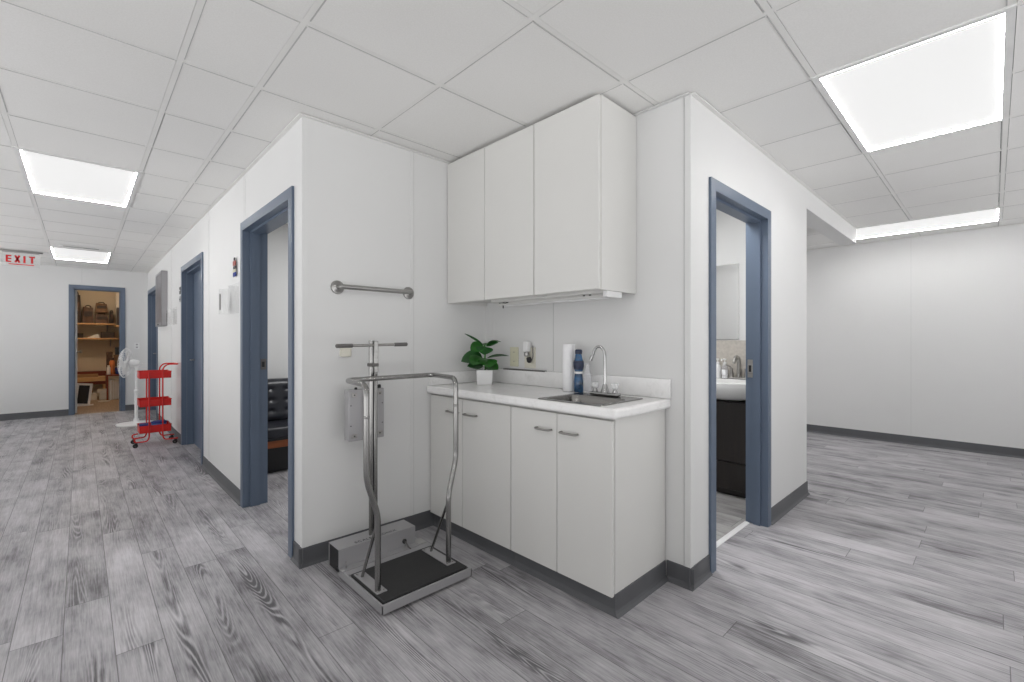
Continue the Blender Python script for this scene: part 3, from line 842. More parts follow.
for fx_, fy_ in ((x0 + .05, y0 + .05), (x1 - .05, y0 + .05), (x0 + .05, y1 - .05), (x1 - .05, y1 - .05)):
    obj('foot', MB().lathe([(0, .0005), (.018, .001), (.02, .004), (.012, .012), (.012, .021), (0, .021)], (fx_, fy_, 0), 16), 'black', t)
obj('platform_mat', MB().box(x0 + .015, x1 - .015, y0 + .018, 2.200, .041, .060, .004), 'rubber', t)
def side_plate(xa, xb, ya, yb):
    p = MB().box(xa, xb, ya, yb, .0605, .0645, .001)
    o = obj('side_plate', p, 'alu', t)
    for yy in (ya + .015, yb - .015):
        for xx in (xa + .01, xb - .01):
            obj('bolt', MB().lathe([(.0055, 0), (.005, .004), (0, .0045)], (xx, yy, .0645), 6), 'nickel', o)
side_plate(.982, 1.034, 1.935, 2.180); side_plate(1.372, 1.426, 1.935, 2.180)
# uprights with outward jog, then the U rail slid into them
zl0, zl1 = .415, .585
for xs, xt, nm in ((1.0, .942, 0), (1.398, 1.474, 1)):
    yy = 1.962; yt = 1.957 if nm == 0 else 2.0
    u = obj('upright', MB().tube([(xs, yy, .0645), (xs, yy, zl0), (xt, yt, zl1), (xt, yt, .876)], .0138, 18, bend=.045, bseg=7), 'steel', t)
    obj('brace', MB().tube([(xs + .003, 2.13, .0645), (xs, yy + .014, .36)], .0075, 12), 'steel', t)
    obj('collar', MB().lathe([(.0142, .868), (.0148, .870), (.0148, .878), (.0133, .880)], (xt, yt, 0), 18), 'steel', u)
obj('hand_rail', MB().tube([(.942, 1.957, .84), (.942, 1.957, 1.02), (.978, 2.262, 1.02), (1.515, 2.285, 1.02), (1.474, 2.0, 1.02), (1.474, 2.0, .84)], .0132, 18, bend=.055, bseg=8), 'steel', t)
# rear housing: bent sheet, open at the ends
h = MB(); hx0, hx1 = .957, 1.405; ya, yb, zt = 2.300, 2.430, .151
h.prism([(ya - .045, .053), (ya - .045, .056), (ya, .056), (ya, zt), (yb, zt), (yb, .03), (yb - .003, .03), (yb - .003, zt - .003), (ya + .003, zt - .003), (ya + .003, .053)], 'x', hx0, hx1)
hs = obj('rear_housing', h, 'alu', t)
obj('inner_block', MB().box(hx0 + .005, hx1 - .005, ya + .0035, yb - .0035, .03, zt - .0035), 'black', hs, pl='dark block inside the open housing')
obj('grommet', MB().lathe([(0, .010), (.008, .010), (.013, .006), (.013, 0)], (1.334, ya, .085), 16, Matrix.Rotation(PI / 2, 4, 'X')), 'black', hs)
obj('cable', MB().tube([(1.334, ya - .009, .085), (1.336, ya - .025, .075), (1.342, ya - .036, .058), (1.346, ya - .05, .054)], .004, 8, bend=.01), 'grip', hs)
obj('lug', MB().box(.985, .991, ya - .022, ya - .016, .056, .094, .002), 'steel_x', hs)
obj('corner_plate', MB().box(hx1 + .002, x1 - .004, 2.262, 2.331, .0526, .057, .001), 'alu_lt', hs)
# lettering on the housing top (half hidden by the column)
cu = bpy.data.curves.new('lettering', 'FONT'); cu.body = 'SCALE-TRONIX'; cu.size = .032; cu.extrude = .0003; cu.align_x = 'CENTER'; cu.align_y = 'CENTER'; cu.space_character = 1.12
to = bpy.data.objects.new('tmp_text', cu); COL.objects.link(to)
bpy.context.view_layer.update()
me = bpy.data.meshes.new_from_object(to.evaluated_get(bpy.context.evaluated_depsgraph_get()))
COL.objects.unlink(to); bpy.data.objects.remove(to)
lb = MB(); lb.b.from_mesh(me); bpy.data.meshes.remove(me)
bmesh.ops.transform(lb.b, matrix=Matrix.Translation((1.175, ya + .026, zt + .0006)), verts=lb.b.verts[:])
obj('lettering', lb, 'ink', hs)
# column, measuring rod, crossbar, indicator box
cx_, cy_ = 1.172, 2.372
obj('column', MB().tube([(cx_, cy_, zt - .02), (cx_, cy_, 1.222)], .0155, 18), 'steel', t)
obj('measuring_rod', MB().box(cx_ + .004, cx_ + .024, cy_ - .026, cy_ - .012, zt + .001, 1.10, .004), 'steel', t)
obj('rod_sleeve', MB().box(cx_ + .001, cx_ + .027, cy_ - .029, cy_ - .0115, 1.045, 1.22, .004), 'steel_x', t)
obj('rod_groove', MB().box(cx_ - .001, cx_ + .0025, cy_ - .0185, cy_ - .0135, zt + .001, 1.222), 'black', t)
obj('rod_collar', MB().box(cx_ - .018, cx_ + .029, cy_ - .031, cy_ + .02, 1.078, 1.098, .004), 'grip', t)
cb_ = obj('crossbar', MB().tube([(.985, cy_ - .012, 1.194), (1.385, cy_ - .012, 1.201)], .0078, 14), 'nickel', t)
for xa, xb in ((.967, 1.058), (1.305, 1.387)):
    g = MB()
    za = 1.194 + (xa - .985) / .4 * .007; zb = 1.194 + (xb - .985) / .4 * .007
    n = 22; P = []; R = []
    for i in range(n + 1):
        P.append((xa + (xb - xa) * i / n, cy_ - .012, za + (zb - za) * i / n)); R.append(.0112 if i % 2 else .0104)
    R[0] = R[-1] = .008
    g.tube(P, R, 14); obj('grip', g, 'grip', cb_)
bx0, bx1, by0, by1, bz0, bz1 = 1.062, 1.272, 2.418, 2.478, .668, .950
ib = obj('indicator_box', MB().box(bx0, bx1, by0, by1, bz0, bz1, .004), 'alu', t)
for zz in (bz0 + .028, bz1 - .028):
    for xx in (bx0 + .030, bx1 - .030):
        o = MB().box(xx - .016, xx + .016, by0 - .006, by0 - .0002, zz - .012, zz + .012, .002)
        obj('bracket', o, 'nickel', ib)
        obj('bracket_screw', MB().lathe([(0, .003), (.004, .0025), (.0045, 0)], (xx, by0 - .006, zz), 10, Matrix.Rotation(PI / 2, 4, 'X')), 'black', ib)
for zz in (bz0 + .085, bz1 - .085):
    for xx in (bx0 + .012, bx1 - .012):
        obj('screw', MB().lathe([(0, .002), (.003, .0018), (.0035, 0)], (xx, by0, zz), 10, Matrix.Rotation(PI / 2, 4, 'X')), 'black', ib)
obj('cable_gland', MB().lathe([(.010, 0), (.010, .012), (.007, .020), (0, .021)], (bx0 + .19, by0 + .022, bz1), 14), 'black', ib)
obj('cable_gland', MB().lathe([(.008, 0), (.008, .008), (.006, .012), (0, .013)], (bx0 + .05, by0 + .022, bz1), 14), 'black', ib)
for zq in (.74, .86): obj('clamp', MB().box(cx_ - .03, cx_ + .03, cy_ + .0155, by0 - .0005, zq, zq + .04, .003), 'alu', ib)
obj('cable', MB().tube([(cx_ - .026, cy_ - .02, .70), (cx_ - .03, cy_ - .03, .62), (cx_ - .022, cy_ - .03, .50), (cx_ - .018, cy_ - .024, .36), (cx_ - .02, cy_ - .02, .155)], .004, 8, bend=.06), 'grip', t)

# ------------------------------------------------------------------ wall-mounted things in the alcove
t = thing('grab_bar', 'horizontal steel grab bar on the wall above the standing scale', 'grab bar', (1.29, YS - .04, 1.50))
zb = 1.526; xa, xb = 1.062, 1.520
obj('bar', MB().tube([(xa, YS - .006, zb), (xa, YS - .055, zb), (xb, YS - .055, zb), (xb, YS - .006, zb)], .0135, 18, bend=.035, bseg=6), 'steel_x', t)
for xx in (xa, xb):
    obj('flange', MB().lathe([(0, .016), (.016, .016), (.019, .014), (.036, .010), (.039, .004), (.039, 0)], (xx, YS - .0005, zb), 28, Matrix.Rotation(PI / 2, 4, 'X')), 'steel_x', t)
t = thing('wall_stop', 'small beige plastic block on the wall behind the scale crossbar', 'door stop', (1.10, YS - .02, 1.13))
obj('block', MB().box(1.072, 1.135, YS - .028, YS - .004, 1.130, 1.180, .006, 3), 'cream2', t)
obj('back_plate', MB().box(1.068, 1.139, YS - .004, YS - .0005, 1.126, 1.184, .0015), 'white', t)

# ------------------------------------------------------------------ hallway wall things
t = thing('metal_wall_box', 'grey metal box mounted high on the hallway wall beyond the red cart', 'wall box', (.835, 8.2, 1.43))
vy0, vy1, vz0, vz1, vx = 7.86, 8.53, 1.43, 2.19, .803
f = MB(); w = .03
f.box(vx, XL - .001, vy0, vy0 + .004, vz0, vz1); f.box(vx, XL - .001, vy1 - .004, vy1, vz0, vz1); f.box(vx, XL - .001, vy0, vy1, vz0, vz0 + .004); f.box(vx, XL - .001, vy0, vy1, vz1 - .004, vz1)
f.box(vx, vx + .003, vy0, vy0 + w, vz0, vz1); f.box(vx, vx + .003, vy1 - w, vy1, vz0, vz1); f.box(vx, vx + .003, vy0 + w, vy1 - w, vz0, vz0 + .05); f.box(vx, vx + .003, vy0 + w, vy1 - w, vz1 - w, vz1)
obj('case', f, 'alu', t)
obj('front_panel', MB().box(vx + .004, vx + .007, vy0 + .005, vy1 - .005, vz0 + .01, vz1 - .01), 'mottled', t)
obj('latch', MB().box(vx - .008, vx - .0005, vy0 + .30, vy0 + .36, vz0 + .012, vz0 + .035, .002), 'black', t)

def sign(y, z, w, h, lab, mats, marks):
    tt_ = thing('door_sign', lab, 'sign', (XL - .004, y, z), 'small signs beside the hallway doors')
    obj('plaque', MB().box(XL - .006, XL - .0006, y - w / 2, y + w / 2, z, z + h, .001), mats, tt_)
    for m, a, b, c, d in marks:
        obj('mark', MB().box(XL - .0075, XL - .006, y + a, y + b, z + c, z + d), m, tt_)
    return tt_
sign(6.74, 1.785, .09, .085, 'upper dark small sign just beyond the second hallway door', 'grip', [('white', -.03, .03, .04, .05)])
sign(6.74, 1.69, .09, .07, 'lower grey small sign just beyond the second hallway door', 'alu', [('ink', -.03, .03, .02, .04)])
t = thing('colour_door_sign', 'small colourful cut-out sign beside the nearest hallway door frame', 'sign', (XL - .006, 4.02, 1.71))
obj('plaque', MB().box(XL - .008, XL - .0006, 3.955, 4.085, 1.712, 1.865, .002), 'acrylic', t)
obj('red_mark', MB().box(XL - .016, XL - .0085, 3.985, 4.06, 1.800, 1.838, .004), 'brick', t)
obj('dark_mark', MB().box(XL - .016, XL - .0085, 4.005, 4.035, 1.8385, 1.862, .003), 'ink', t)
obj('dark_mark', MB().box(XL - .016, XL - .0085, 3.975, 4.05, 1.775, 1.797, .003), 'ink', t)
obj('tan_mark', MB().box(XL - .016, XL - .0085, 3.98, 4.065, 1.752, 1.772, .003), 'cream', t)
obj('blue_mark', MB().box(XL - .016, XL - .0085, 3.975, 4.055, 1.716, 1.748, .006), 'navy', t)
def chart_holder(y0, y1, z0, z1, lab, lw):
    tt_ = thing('chart_holder', lab, 'file holder', (XL - .04, (y0 + y1) / 2, z0), 'clear holders on the hallway wall')
    d = .075
    o = MB().box(XL - .004, XL - .0006, y0, y1, z0, z1 + .03, .001)
    obj('back', o, 'acrylic', tt_)
    o = MB().box(XL - d, XL - .004, y0, y0 + .003, z0, z1).box(XL - d, XL - .004, y1 - .003, y1, z0, z1).box(XL - d, XL - .004, y0, y1, z0 - .003, z0).box(XL - d, XL - d + .003, y0, y1, z0, z1 - .02)
    obj('pocket', o, 'acrylic', tt_)
    yc = y0 + (y1 - y0) * .82
    obj('label', MB().box(XL - d - .0015, XL - d - .0005, yc - lw / 2, yc + lw / 2, z0 + .03, z1 - .045), 'grip', tt_, pl='dark grey label strip')
    return tt_
chart_holder(3.92, 4.24, 1.435, 1.635, 'clear acrylic file holder beside the nearest hallway door', .05)
chart_holder(6.98, 7.30, 1.43, 1.62, 'clear acrylic file holder between the metal box and second door', .08)
t = thing('wall_outlet', 'small white outlet on the end wall above the white fan', 'outlet', (.722, YE, 1.07))
obj('plate', MB().box(.688, .758, YE - .006, YE - .0005, 1.075, 1.19, .002), 'white', t)
for z in (1.108, 1.157): obj('socket', MB().box(.71, .736, YE - .0075, YE - .006, z - .013, z + .013, .002), 'alu', t)

# ------------------------------------------------------------------ pedestal fan
fx_, fy_ = .59, 8.63
t = thing('pedestal_fan', 'white pedestal fan standing behind the red cart', 'fan', (fx_, fy_, 0))
obj('base', MB().lathe([(0, .0005), (.222, .001), (.230, .010), (.222, .022), (.12, .034), (.05, .042), (.035, .06), (.03, .09), (0, .091)], (fx_, fy_, 0), 40), 'white', t)
obj('pole', MB().tube([(fx_, fy_, .085), (fx_, fy_, .48)], .021, 18).tube([(fx_, fy_, .48), (fx_, fy_, .84)], .015, 16), 'white', t)
obj('pole_collar', MB().lathe([(.0215, .46), (.027, .468), (.027, .505), (.016, .515)], (fx_, fy_, 0), 20), 'white', t)
ax = Vector((-.86, .35, .05)).normalized()          # the fan looks left, a little away
ax = (Vector((-.727, .687, 0)) * .92 + Vector((-.687, -.727, 0)) * .39 + Vector((0, 0, .06))).normalized()
hc = Vector((fx_, fy_, .895)) + ax * .125
q = ax.to_track_quat('Z', 'Y').to_matrix().to_4x4()
HM = Matrix.Translation(hc) @ q
def lat(prof, seg=28): return MB().lathe(prof, (0, 0, 0), seg, HM)
obj('motor', lat([(0, -.17), (.03, -.165), (.05, -.14), (.056, -.09), (.054, -.06), (.03, -.045), (0, -.045)]), 'white', t)
obj('neck', MB().tube([(fx_, fy_, .83), (fx_, fy_, .88)], .024, 14), 'white', t)
obj('knob', lat([(0, -.175), (.008, -.175), (.008, -.2), (0, -.2)], 10), 'white', t)
cage = MB(); R = .215
for k in range(36):
    a = 2 * PI * k / 36
    for prof in ([(.045, .055), (.12, .052), (.19, .03), (R, 0)], [(.05, -.05), (.12, -.055), (.19, -.032), (R, 0)]):
        cage.tube([HM @ Vector((r * math.cos(a), r * math.sin(a), z)) for r, z in prof], .0016, 5, bend=.03, bseg=2)
for r, z in ((R, 0), (.12, .052), (.12, -.055), (.17, .036), (.17, -.038)):
    cage.tube([HM @ Vector((r * math.cos(2 * PI * k / 40), r * math.sin(2 * PI * k / 40), z)) for k in range(40)], .0042 if z == 0 else .0018, 6, closed=True)
obj('cage', cage, 'white', t)
obj('cage_badge', lat([(0, .062), (.035, .061), (.046, .056), (.046, .050), (0, .050)]), 'white', t)
obj('hub', lat([(0, .035), (.025, .03), (.03, -.02), (0, -.02)]), 'white', t)
for k in range(3):
    bl = MB(); n = 8; A = []; B = []
    for i in range(n + 1):
        u = i / n; r = .028 + u * .155; hw = math.radians(18 + 26 * math.sin(PI * min(1, u * .8 + .12)))
        row = []
        for j in range(7):
            v = j / 6 * 2 - 1; a = 2 * PI * k / 3 + v * hw; row.append(HM @ Vector((r * math.cos(a), r * math.sin(a), v * .022)))
        A.append([bl.b.verts.new(p + ax * .001) for p in row]); B.append([bl.b.verts.new(p - ax * .001) for p in row])
    for G in (A, B):
        for i in range(n):
            for j in range(6):
                f = bl.b.faces.new((G[i][j], G[i + 1][j], G[i + 1][j + 1], G[i][j + 1])); f.smooth = True
    for i in range(n):
        bl.b.faces.new((A[i][0], A[i + 1][0], B[i + 1][0], B[i][0])); bl.b.faces.new((A[i][6], A[i + 1][6], B[i + 1][6], B[i][6]))
    for j in range(6): bl.b.faces.new((A[n][j], A[n][j + 1], B[n][j + 1], B[n][j]))
    bmesh.ops.recalc_face_normals(bl.b, faces=bl.b.faces[:])
    obj('blade', bl, 'white', t)

# ------------------------------------------------------------------ red rolling cart
t = thing('rolling_cart', 'red three-tier metal rolling cart in the left hallway', 'cart', (.64, 6.86, 0))
X0, X1, Y0, Y1 = .488, .782, 6.72, 7.0
def basket(z0, z1):
    b = MB(); th = .003
    b.box(X0, X1, Y0, Y0 + th, z0, z1).box(X0, X1, Y1 - th, Y1, z0, z1).box(X0, X0 + th, Y0, Y1, z0, z1).box(X1 - th, X1, Y0, Y1, z0, z1)
    b.box(X0, X1, Y0, Y1, z0, z0 + th)
    o = obj('basket', b, 'red', t)
    b = MB(); b.tube([(X0, Y0, z1), (X1, Y0, z1), (X1, Y1, z1), (X0, Y1, z1)], .006, 8, closed=True)
    obj('basket_rim', b, 'red', o)
for z0, z1 in ((.785, .862), (.46, .535), (.155, .235)): basket(z0, z1)
for xx, yy in ((.575, Y0 - .0095), (.70, Y0 - .0095), (.575, Y1 + .0095), (.70, Y1 + .0095)):
    sgn = -1 if xx < .64 else 1
    pts = [(xx, yy, .86 if sgn < 0 else .90), (xx, yy, .10), (xx + sgn * .02, yy, .062), (xx + sgn * .15, yy, .062), (xx + sgn * .165, yy, .10), (xx + sgn * .06, yy, .13)]
    if sgn > 0: pts = [(xx + .135, yy, .945), (xx + .04, yy, .945), (xx, yy, .90)] + pts[1:-2] + [(xx + .135, yy, .062)]
    else: pts = pts[:3] + [(xx - .13, yy, .062), (xx - .135, yy, .105), (xx - .08, yy, .115)]
    obj('frame_tube', MB().tube(pts, .0075, 10, bend=.035, bseg=5), 'red', t)
obj('handle', MB().tube([(.835, Y0 - .0095, .945), (.848, Y0 + .03, .945), (.848, Y1 - .03, .945), (.835, Y1 + .0095, .945)], .0085, 10, bend=.02), 'red', t)
for xx in (.457, .822):
    for yy in (Y0 - .0095, Y1 + .0095):
        c = obj('caster', MB().box(xx - .012, xx + .012, yy - .018, yy + .018, .047, .058, .002).box(xx - .014, xx + .012, yy - .017, yy - .014, .02, .05).box(xx - .014, xx + .012, yy + .014, yy + .017, .02, .05), 'black', t)
        obj('wheel', MB().lathe([(0, -.010), (.020, -.010), (.0245, -.006), (.0245, .006), (.020, .010), (0, .010)], (xx - .006, yy, .0248), 20, Matrix.Rotation(PI / 2, 4, 'X')), 'black', c)
        obj('wheel_hub', MB().lathe([(0, -.0112), (.009, -.0112), (.009, .0112), (0, .0112)], (xx - .006, yy, .0248), 14, Matrix.Rotation(PI / 2, 4, 'X')), 'alu_lt', c)
t = thing('wipes_tub', 'light blue tub lying in the bottom basket of the red cart', 'tub', (.67, 6.86, .159))
obj('body', MB().lathe([(0, .159), (.062, .159), (.066, .165), (.074, .245), (0, .245)], (.68, 6.86, 0), 24), 'cyan', t)
obj('lid', MB().lathe([(0, .2455), (.077, .246), (.077, .262), (.06, .268), (0, .268)], (.68, 6.86, 0), 24), 'navy', t)
obj('paper_packet', MB().box(.50, .595, 6.78, 6.93, .1585, .245, .004), 'navy', None, 'small blue packet in the bottom basket of the red cart', 'packet')

# ------------------------------------------------------------------ exam room bench
t = thing('tufted_bench', 'black tufted vinyl bench seen through the nearest hallway door', 'bench', (1.7, 4.75, 0))
bx0, bx1 = 1.06, 2.5
def tufted():
    b = MB(); nx, nz = 72, 30; G = []
    for i in range(nx + 1):
        col = []
        for k in range(nz + 1):
            x = bx0 + (bx1 - bx0) * i / nx; v = k / nz; z = .43 + .41 * v
            # diamond tufting: bulge away from buttons
            u_ = (x - bx0) / .15; w_ = (z - .43) / .105
            a = math.cos(PI * u_) * math.cos(PI * w_)
            dep = .022 * (1 - abs(a)) ** .0 * (1 - max(0, abs(a)) ** 6)
            edge = min(1, min(v, 1 - v) * 9) ** .5 * min(1, min(i, nx - i) / 2.5) ** .5
            y = 5.0 - .075 - .05 * (1 - v) - dep * edge - .02 * edge
            col.append(b.b.verts.new((x, y, z)))
        G.append(col)
    for i in range(nx):
        for k in range(nz):
            f = b.b.faces.new((G[i][k], G[i + 1][k], G[i + 1][k + 1], G[i][k + 1])); f.smooth = True
    # sides and back
    back = [[b.b.verts.new((x, 5.03, z)) for z in (.43, .84)] for x in (bx0, bx1)]
    b.b.faces.new((back[0][0], back[0][1], back[1][1], back[1][0]))
    b.b.faces.new([G[0][k] for k in range(nz + 1)] + [back[0][1], back[0][0]])
    b.b.faces.new([G[nx][k] for k in range(nz + 1)][::-1] + [back[1][0], back[1][1]])
    b.b.faces.new([G[i][nz] for i in range(nx + 1)] + [back[1][1], back[0][1]])
    b.b.faces.new([G[i][0] for i in range(nx + 1)][::-1] + [back[0][0], back[1][0]])
    bmesh.ops.recalc_face_normals(b.b, faces=b.b.faces[:])
    return b
br = obj('backrest', tufted(), 'vinyl', t)
nb = 0
for k, z in enumerate((.535, .64, .745)):
    i = 0
    while True:
        x = bx0 + .15 * (i * 2 + (1 if k % 2 == 0 else 2))
        if x > bx1 - .05: break
        v = (z - .43) / .41
        obj('button', MB().ball((x, 4.905 - .05 * (1 - v), z), .011, 10, (1, .6, 1)), 'vinyl', br)
        i += 1
obj('seat_cushion', MB().box(bx0, bx1, 4.44, 4.90, .335, .44, .03, 4), 'vinyl', t)
obj('apron', MB().box(bx0 + .01, bx1 - .01, 4.50, 4.535, .245, .315, .004).box(bx0 + .01, bx1 - .01, 4.98, 5.01, .245, .315, .004).box(bx0 + .01, bx0 + .04, 4.535, 4.98, .245, .315).box(bx1 - .04, bx1 - .01, 4.535, 4.98, .245, .315), 'wood_or', t, pl='orange-brown wooden rail under the seat')
obj('base_panel', MB().box(bx0 + .06, bx1 - .06, 4.60, 4.62, .006, .30), 'black', t, pl='black panel closing the space under the seat')
obj('seat_board', MB().box(bx0 + .012, bx1 - .012, 4.47, 5.0, .3155, .3345), 'black', t)
for xx in (bx0 + .035, bx1 - .035):
    for yy in (4.52, 4.99): obj('leg', MB().tube([(xx, yy, .0012), (xx, yy, .30)], [.014, .02], 12), 'wood_or', t)

# ------------------------------------------------------------------ bathroom
t = thing('vanity', 'dark espresso vanity cabinet with drawer in the bathroom', 'vanity', (3.9, 1.5, 0))
vy0, vy1 = 1.215, 1.80; vx0, vx1 = 3.685, 4.092
obj('carcass', MB().box(vx0 + .02, vx1, vy0, vy1, .05, .745, .003).box(vx0 + .05, vx1 - .02, vy0 + .02, vy1 - .02, .0032, .05), 'espresso', t)
obj('door', MB().box(vx0, vx0 + .019, vy0 + .004, vy1 - .004, .275, .738, .004), 'espresso', t)
obj('drawer', MB().box(vx0, vx0 + .019, vy0 + .004, vy1 - .004, .06, .268, .004), 'espresso', t)
t = thing('wash_basin', 'white bow-front washbasin on top of the dark vanity', 'basin', (3.87, 1.5, .746))
def bow(off, z):
    P = []
    cyc = (vy0 + vy1) / 2; hw = (vy1 - vy0) / 2 + .012 - off
    n = 18
    for i in range(n + 1):
        u = -1 + 2 * i / n
        P.append((3.715 + off - .165 * max(0, 1 - abs(u) ** 2.2) , cyc + u * hw))
    P += [(4.09 - (.085 if off > .02 else .004), cyc + hw), (4.09 - (.085 if off > .02 else .004), cyc - hw)]
    return P, z
def shell():
    cyc = (vy0 + vy1) / 2
    def scl(P, z, k):   # shrink toward the wall centre for the belly
        return [(4.05 + (p[0] - 4.05) * k, cyc + (p[1] - cyc) * min(1, k * 1.05)) for p in P], z
    o1, _ = bow(0, 0)
    L_ = [scl(o1, .747, .62), scl(o1, .762, .80), scl(o1, .79, .93), scl(o1, .83, .985), (o1, .862), (o1, .893), (bow(.012, 0)[0], .899)]
    i1 = bow(.035, 0)[0]
    L_ += [(i1, .897), scl(i1, .87, .93), scl(i1, .83, .8), scl(i1, .822, .4)]
    return ring_stack(L_)
obj('bowl', shell(), 'porcelain', t)
obj('drain', MB().lathe([(0, .826), (.018, .826), (.02, .8225)], (3.88, 1.5, 0), 16), 'chrome', t)
t = thing('bathroom_faucet', 'brushed nickel bathroom faucet on the white washbasin', 'faucet', (4.03, 1.5, .897))
bx, by = 4.045, 1.485
obj('base_plate', MB().box(bx - .025, bx + .025, by - .085, by + .085, .8995, .915, .006), 'nickel', t)
obj('spout', MB().tube([(bx, by, .912), (bx, by, 1.05), (bx - .02, by, 1.085), (bx - .07, by, 1.09), (bx - .10, by, 1.05), (bx - .104, by, 1.035)], [.017, .012], 14, bend=.03), 'nickel', t)
for d in (-.06, .06):
    k = obj('tap', MB().lathe([(.019, .914), (.016, .93), (.012, .97), (.014, .985), (0, .99)], (bx, by + d, 0), 18), 'nickel', t)
    obj('lever', MB().tube([(bx, by + d, .98), (bx - .01, by + d * 1.1, 1.0), (bx - .05, by + d * 1.5, 1.012)], [.007, .005], 10), 'nickel', k)
def pump(x, y, lab):
    tt_ = thing('pump_bottle', lab, 'soap bottle', (x, y, .897), 'pump bottles on the washbasin')
    obj('bottle', MB().lathe([(0, .8985), (.024, .899), (.0265, .905), (.0265, .99), (.020, 1.012), (.012, 1.02), (0, 1.021)], (x, y, 0), 24), 'clear' if 'clear' in lab else 'white', tt_)
    obj('liquid', MB().lathe([(0, .902), (.024, .902), (.024, .97), (0, .97)], (x, y, 0), 20), 'white', tt_) if 'clear' in lab else None
    obj('pump_head', MB().lathe([(.014, 1.018), (.014, 1.034), (.005, 1.038), (.005, 1.055), (.013, 1.057), (.013, 1.067), (0, 1.068)], (x, y, 0), 16).tube([(x, y, 1.062), (x - .04, y + .01, 1.06), (x - .045, y + .01, 1.05)], .005, 8), 'white', tt_)
pump(4.045, 1.600, 'clear pump soap bottle on the washbasin, next to the nickel faucet')
pump(4.045, 1.660, 'white pump soap bottle on the washbasin, nearest the left door jamb')
obj('label_tag', MB().box(4.0175, 4.0183, 1.584, 1.616, .93, .975), 'paper', bpy.data.objects['pump_bottle'])
t = thing('bathroom_mirror', 'frameless mirror on the bathroom wall above the washbasin', 'mirror', (4.09, 1.75, 1.235))
obj('glass', MB().box(4.090, 4.096, 1.50, 2.15, 1.235, 1.885), 'mirror', t)
obj('backing', MB().box(4.0962, 4.0995, 1.51, 2.14, 1.245, 1.875), 'grip', t)
struct('trim_5', MB().box(4.092, 4.0995, 1.155, 2.2, .90, 1.225), 'splash')

# ------------------------------------------------------------------ storage closet
t = thing('closet_door', 'cream door standing open inside the storage closet', 'door', (-.06, 11.0, 0))
obj('leaf', MB().box(-.083, -.045, YE + .13, YE + .72, .012, 2.085, .002), 'cab', t)
obj('knob', MB().lathe([(.024, 0), (.024, .004), (.010, .010), (.010, .028), (.026, .04), (.028, .055), (.018, .066), (0, .068)], (-.045, YE + .655, 1.03), 18, Matrix.Rotation(PI / 2, 4, 'Y')), 'chrome', t)
CL = (-.44, .84)
def shelf(lab, x0, x1, y0, y1, z, th, mat='pine'):
    tt_ = thing('shelf', lab, 'shelf', ((x0 + x1) / 2, (y0 + y1) / 2, z - th))
    obj('board', MB().box(x0, x1, y0, y1, z - th, z, .002), mat, tt_)
    for xx in (x0 + .12, x1 - .12):
        obj('bracket', MB().prism([(y1 - .002, z - th), (y1 - .002, z - th - .16), (y1 - .016, z - th - .16), (y0 + .12, z - th - .01), (y0 + .12, z - th)], 'x', xx - .008, xx + .008), 'alu', tt_)
    return tt_
shelf('upper wooden shelf in the storage closet, holding brown bags', CL[0], .545, 13.15, 13.598, 1.60, .028)
shelf('middle wooden shelf in the storage closet, under the bag shelf', CL[0], .60, 13.15, 13.598, 1.285, .028)
shelf('short high dark shelf at the right end of the closet', .55, .84, 12.9, 13.598, 1.56, .03)
shelf('short lower dark shelf at the right end of the closet', .61, .84, 12.9, 13.598, 1.27, .03)
t = thing('work_bench', 'low wooden bench across the back of the storage closet', 'bench', (.1, 13.3, 0))
obj('top', MB().box(CL[0], .42, 13.02, 13.59, .37, .455, .004), 'pine', t)
obj('back_board', MB().box(CL[0], .42, 13.50, 13.59, .456, .56, .003), 'redwood', t, pl='red-brown board behind the bench top')
obj('rail', MB().box(CL[0], .42, 13.06, 13.09, .30, .368), 'redwood', t)
for xx in (-.40, .37):
    for yy in (13.08, 13.55): obj('leg', MB().box(xx - .022, xx + .022, yy - .022, yy + .022, .0015, .299), 'pine', t)
def bag(x, y, z, w, d, h, mat, lab, grp, lean=0):
    tt_ = thing('bag', lab, 'bag', (x, y, z), grp)
    b = bmesh.new(); bmesh.ops.create_cube(b, size=1)
    bmesh.ops.subdivide_edges(b, edges=b.edges[:], cuts=5, use_grid_fill=True)
    for v in b.verts:
        c = v.co; r = max(abs(c.x), abs(c.y), abs(c.z)) * 2
        sq = 1 - .10 * (c.z + .5) - .06 * (4 * c.x * c.x) * (c.z + .5)
        k = 1 + .10 * math.sin(9 * c.x + 5 * c.z + x * 20) * .5
        rad = Vector((c.x, c.y, c.z * .6)).length
        f = 1 - .16 * max(0, rad - .5)
        c.x *= w * sq * f; c.y *= d * k * f * sq; c.z = (c.z + .5) * h + .012 * math.sin(13 * c.x + x * 31) * (c.z + .5)
        c.x += lean * c.z
    m_ = min(v.co.z for v in b.verts)
    for v in b.verts: v.co.z -= m_
    for f in b.faces: f.smooth = True
    mb = MB(); mb.merge(b, Matrix.Translation((x, y, z + .001)))
    body = obj('body', mb, mat, tt_)
    obj('strap', MB().tube([(x - w * .28, y - d * .1, z + h * .86), (x - w * .22, y - d * .12, z + h * 1.1), (x + w * .2, y - d * .1, z + h * 1.12), (x + w * .28, y - d * .1, z + h * .86)], .010, 8, bend=.06), 'bag_dk', tt_)
    obj('flap', MB().box(x - w * .36, x + w * .36, y - d * .52, y - d * .44, z + h * .42, z + h * .74, .008), 'bag_dk' if mat != 'bag_dk' else 'bag_br', tt_)
G_ = 'bags on the upper closet shelf'
bag(-.30, 13.36, 1.60, .22, .30, .62, 'bag_dk', 'dark brown bag at the far left end of the closet shelf, behind the open door', G_)
bag(-.085, 13.36, 1.60, .19, .30, .60, 'bag_dk', 'tall dark bag on the closet shelf, second from its left end', G_)
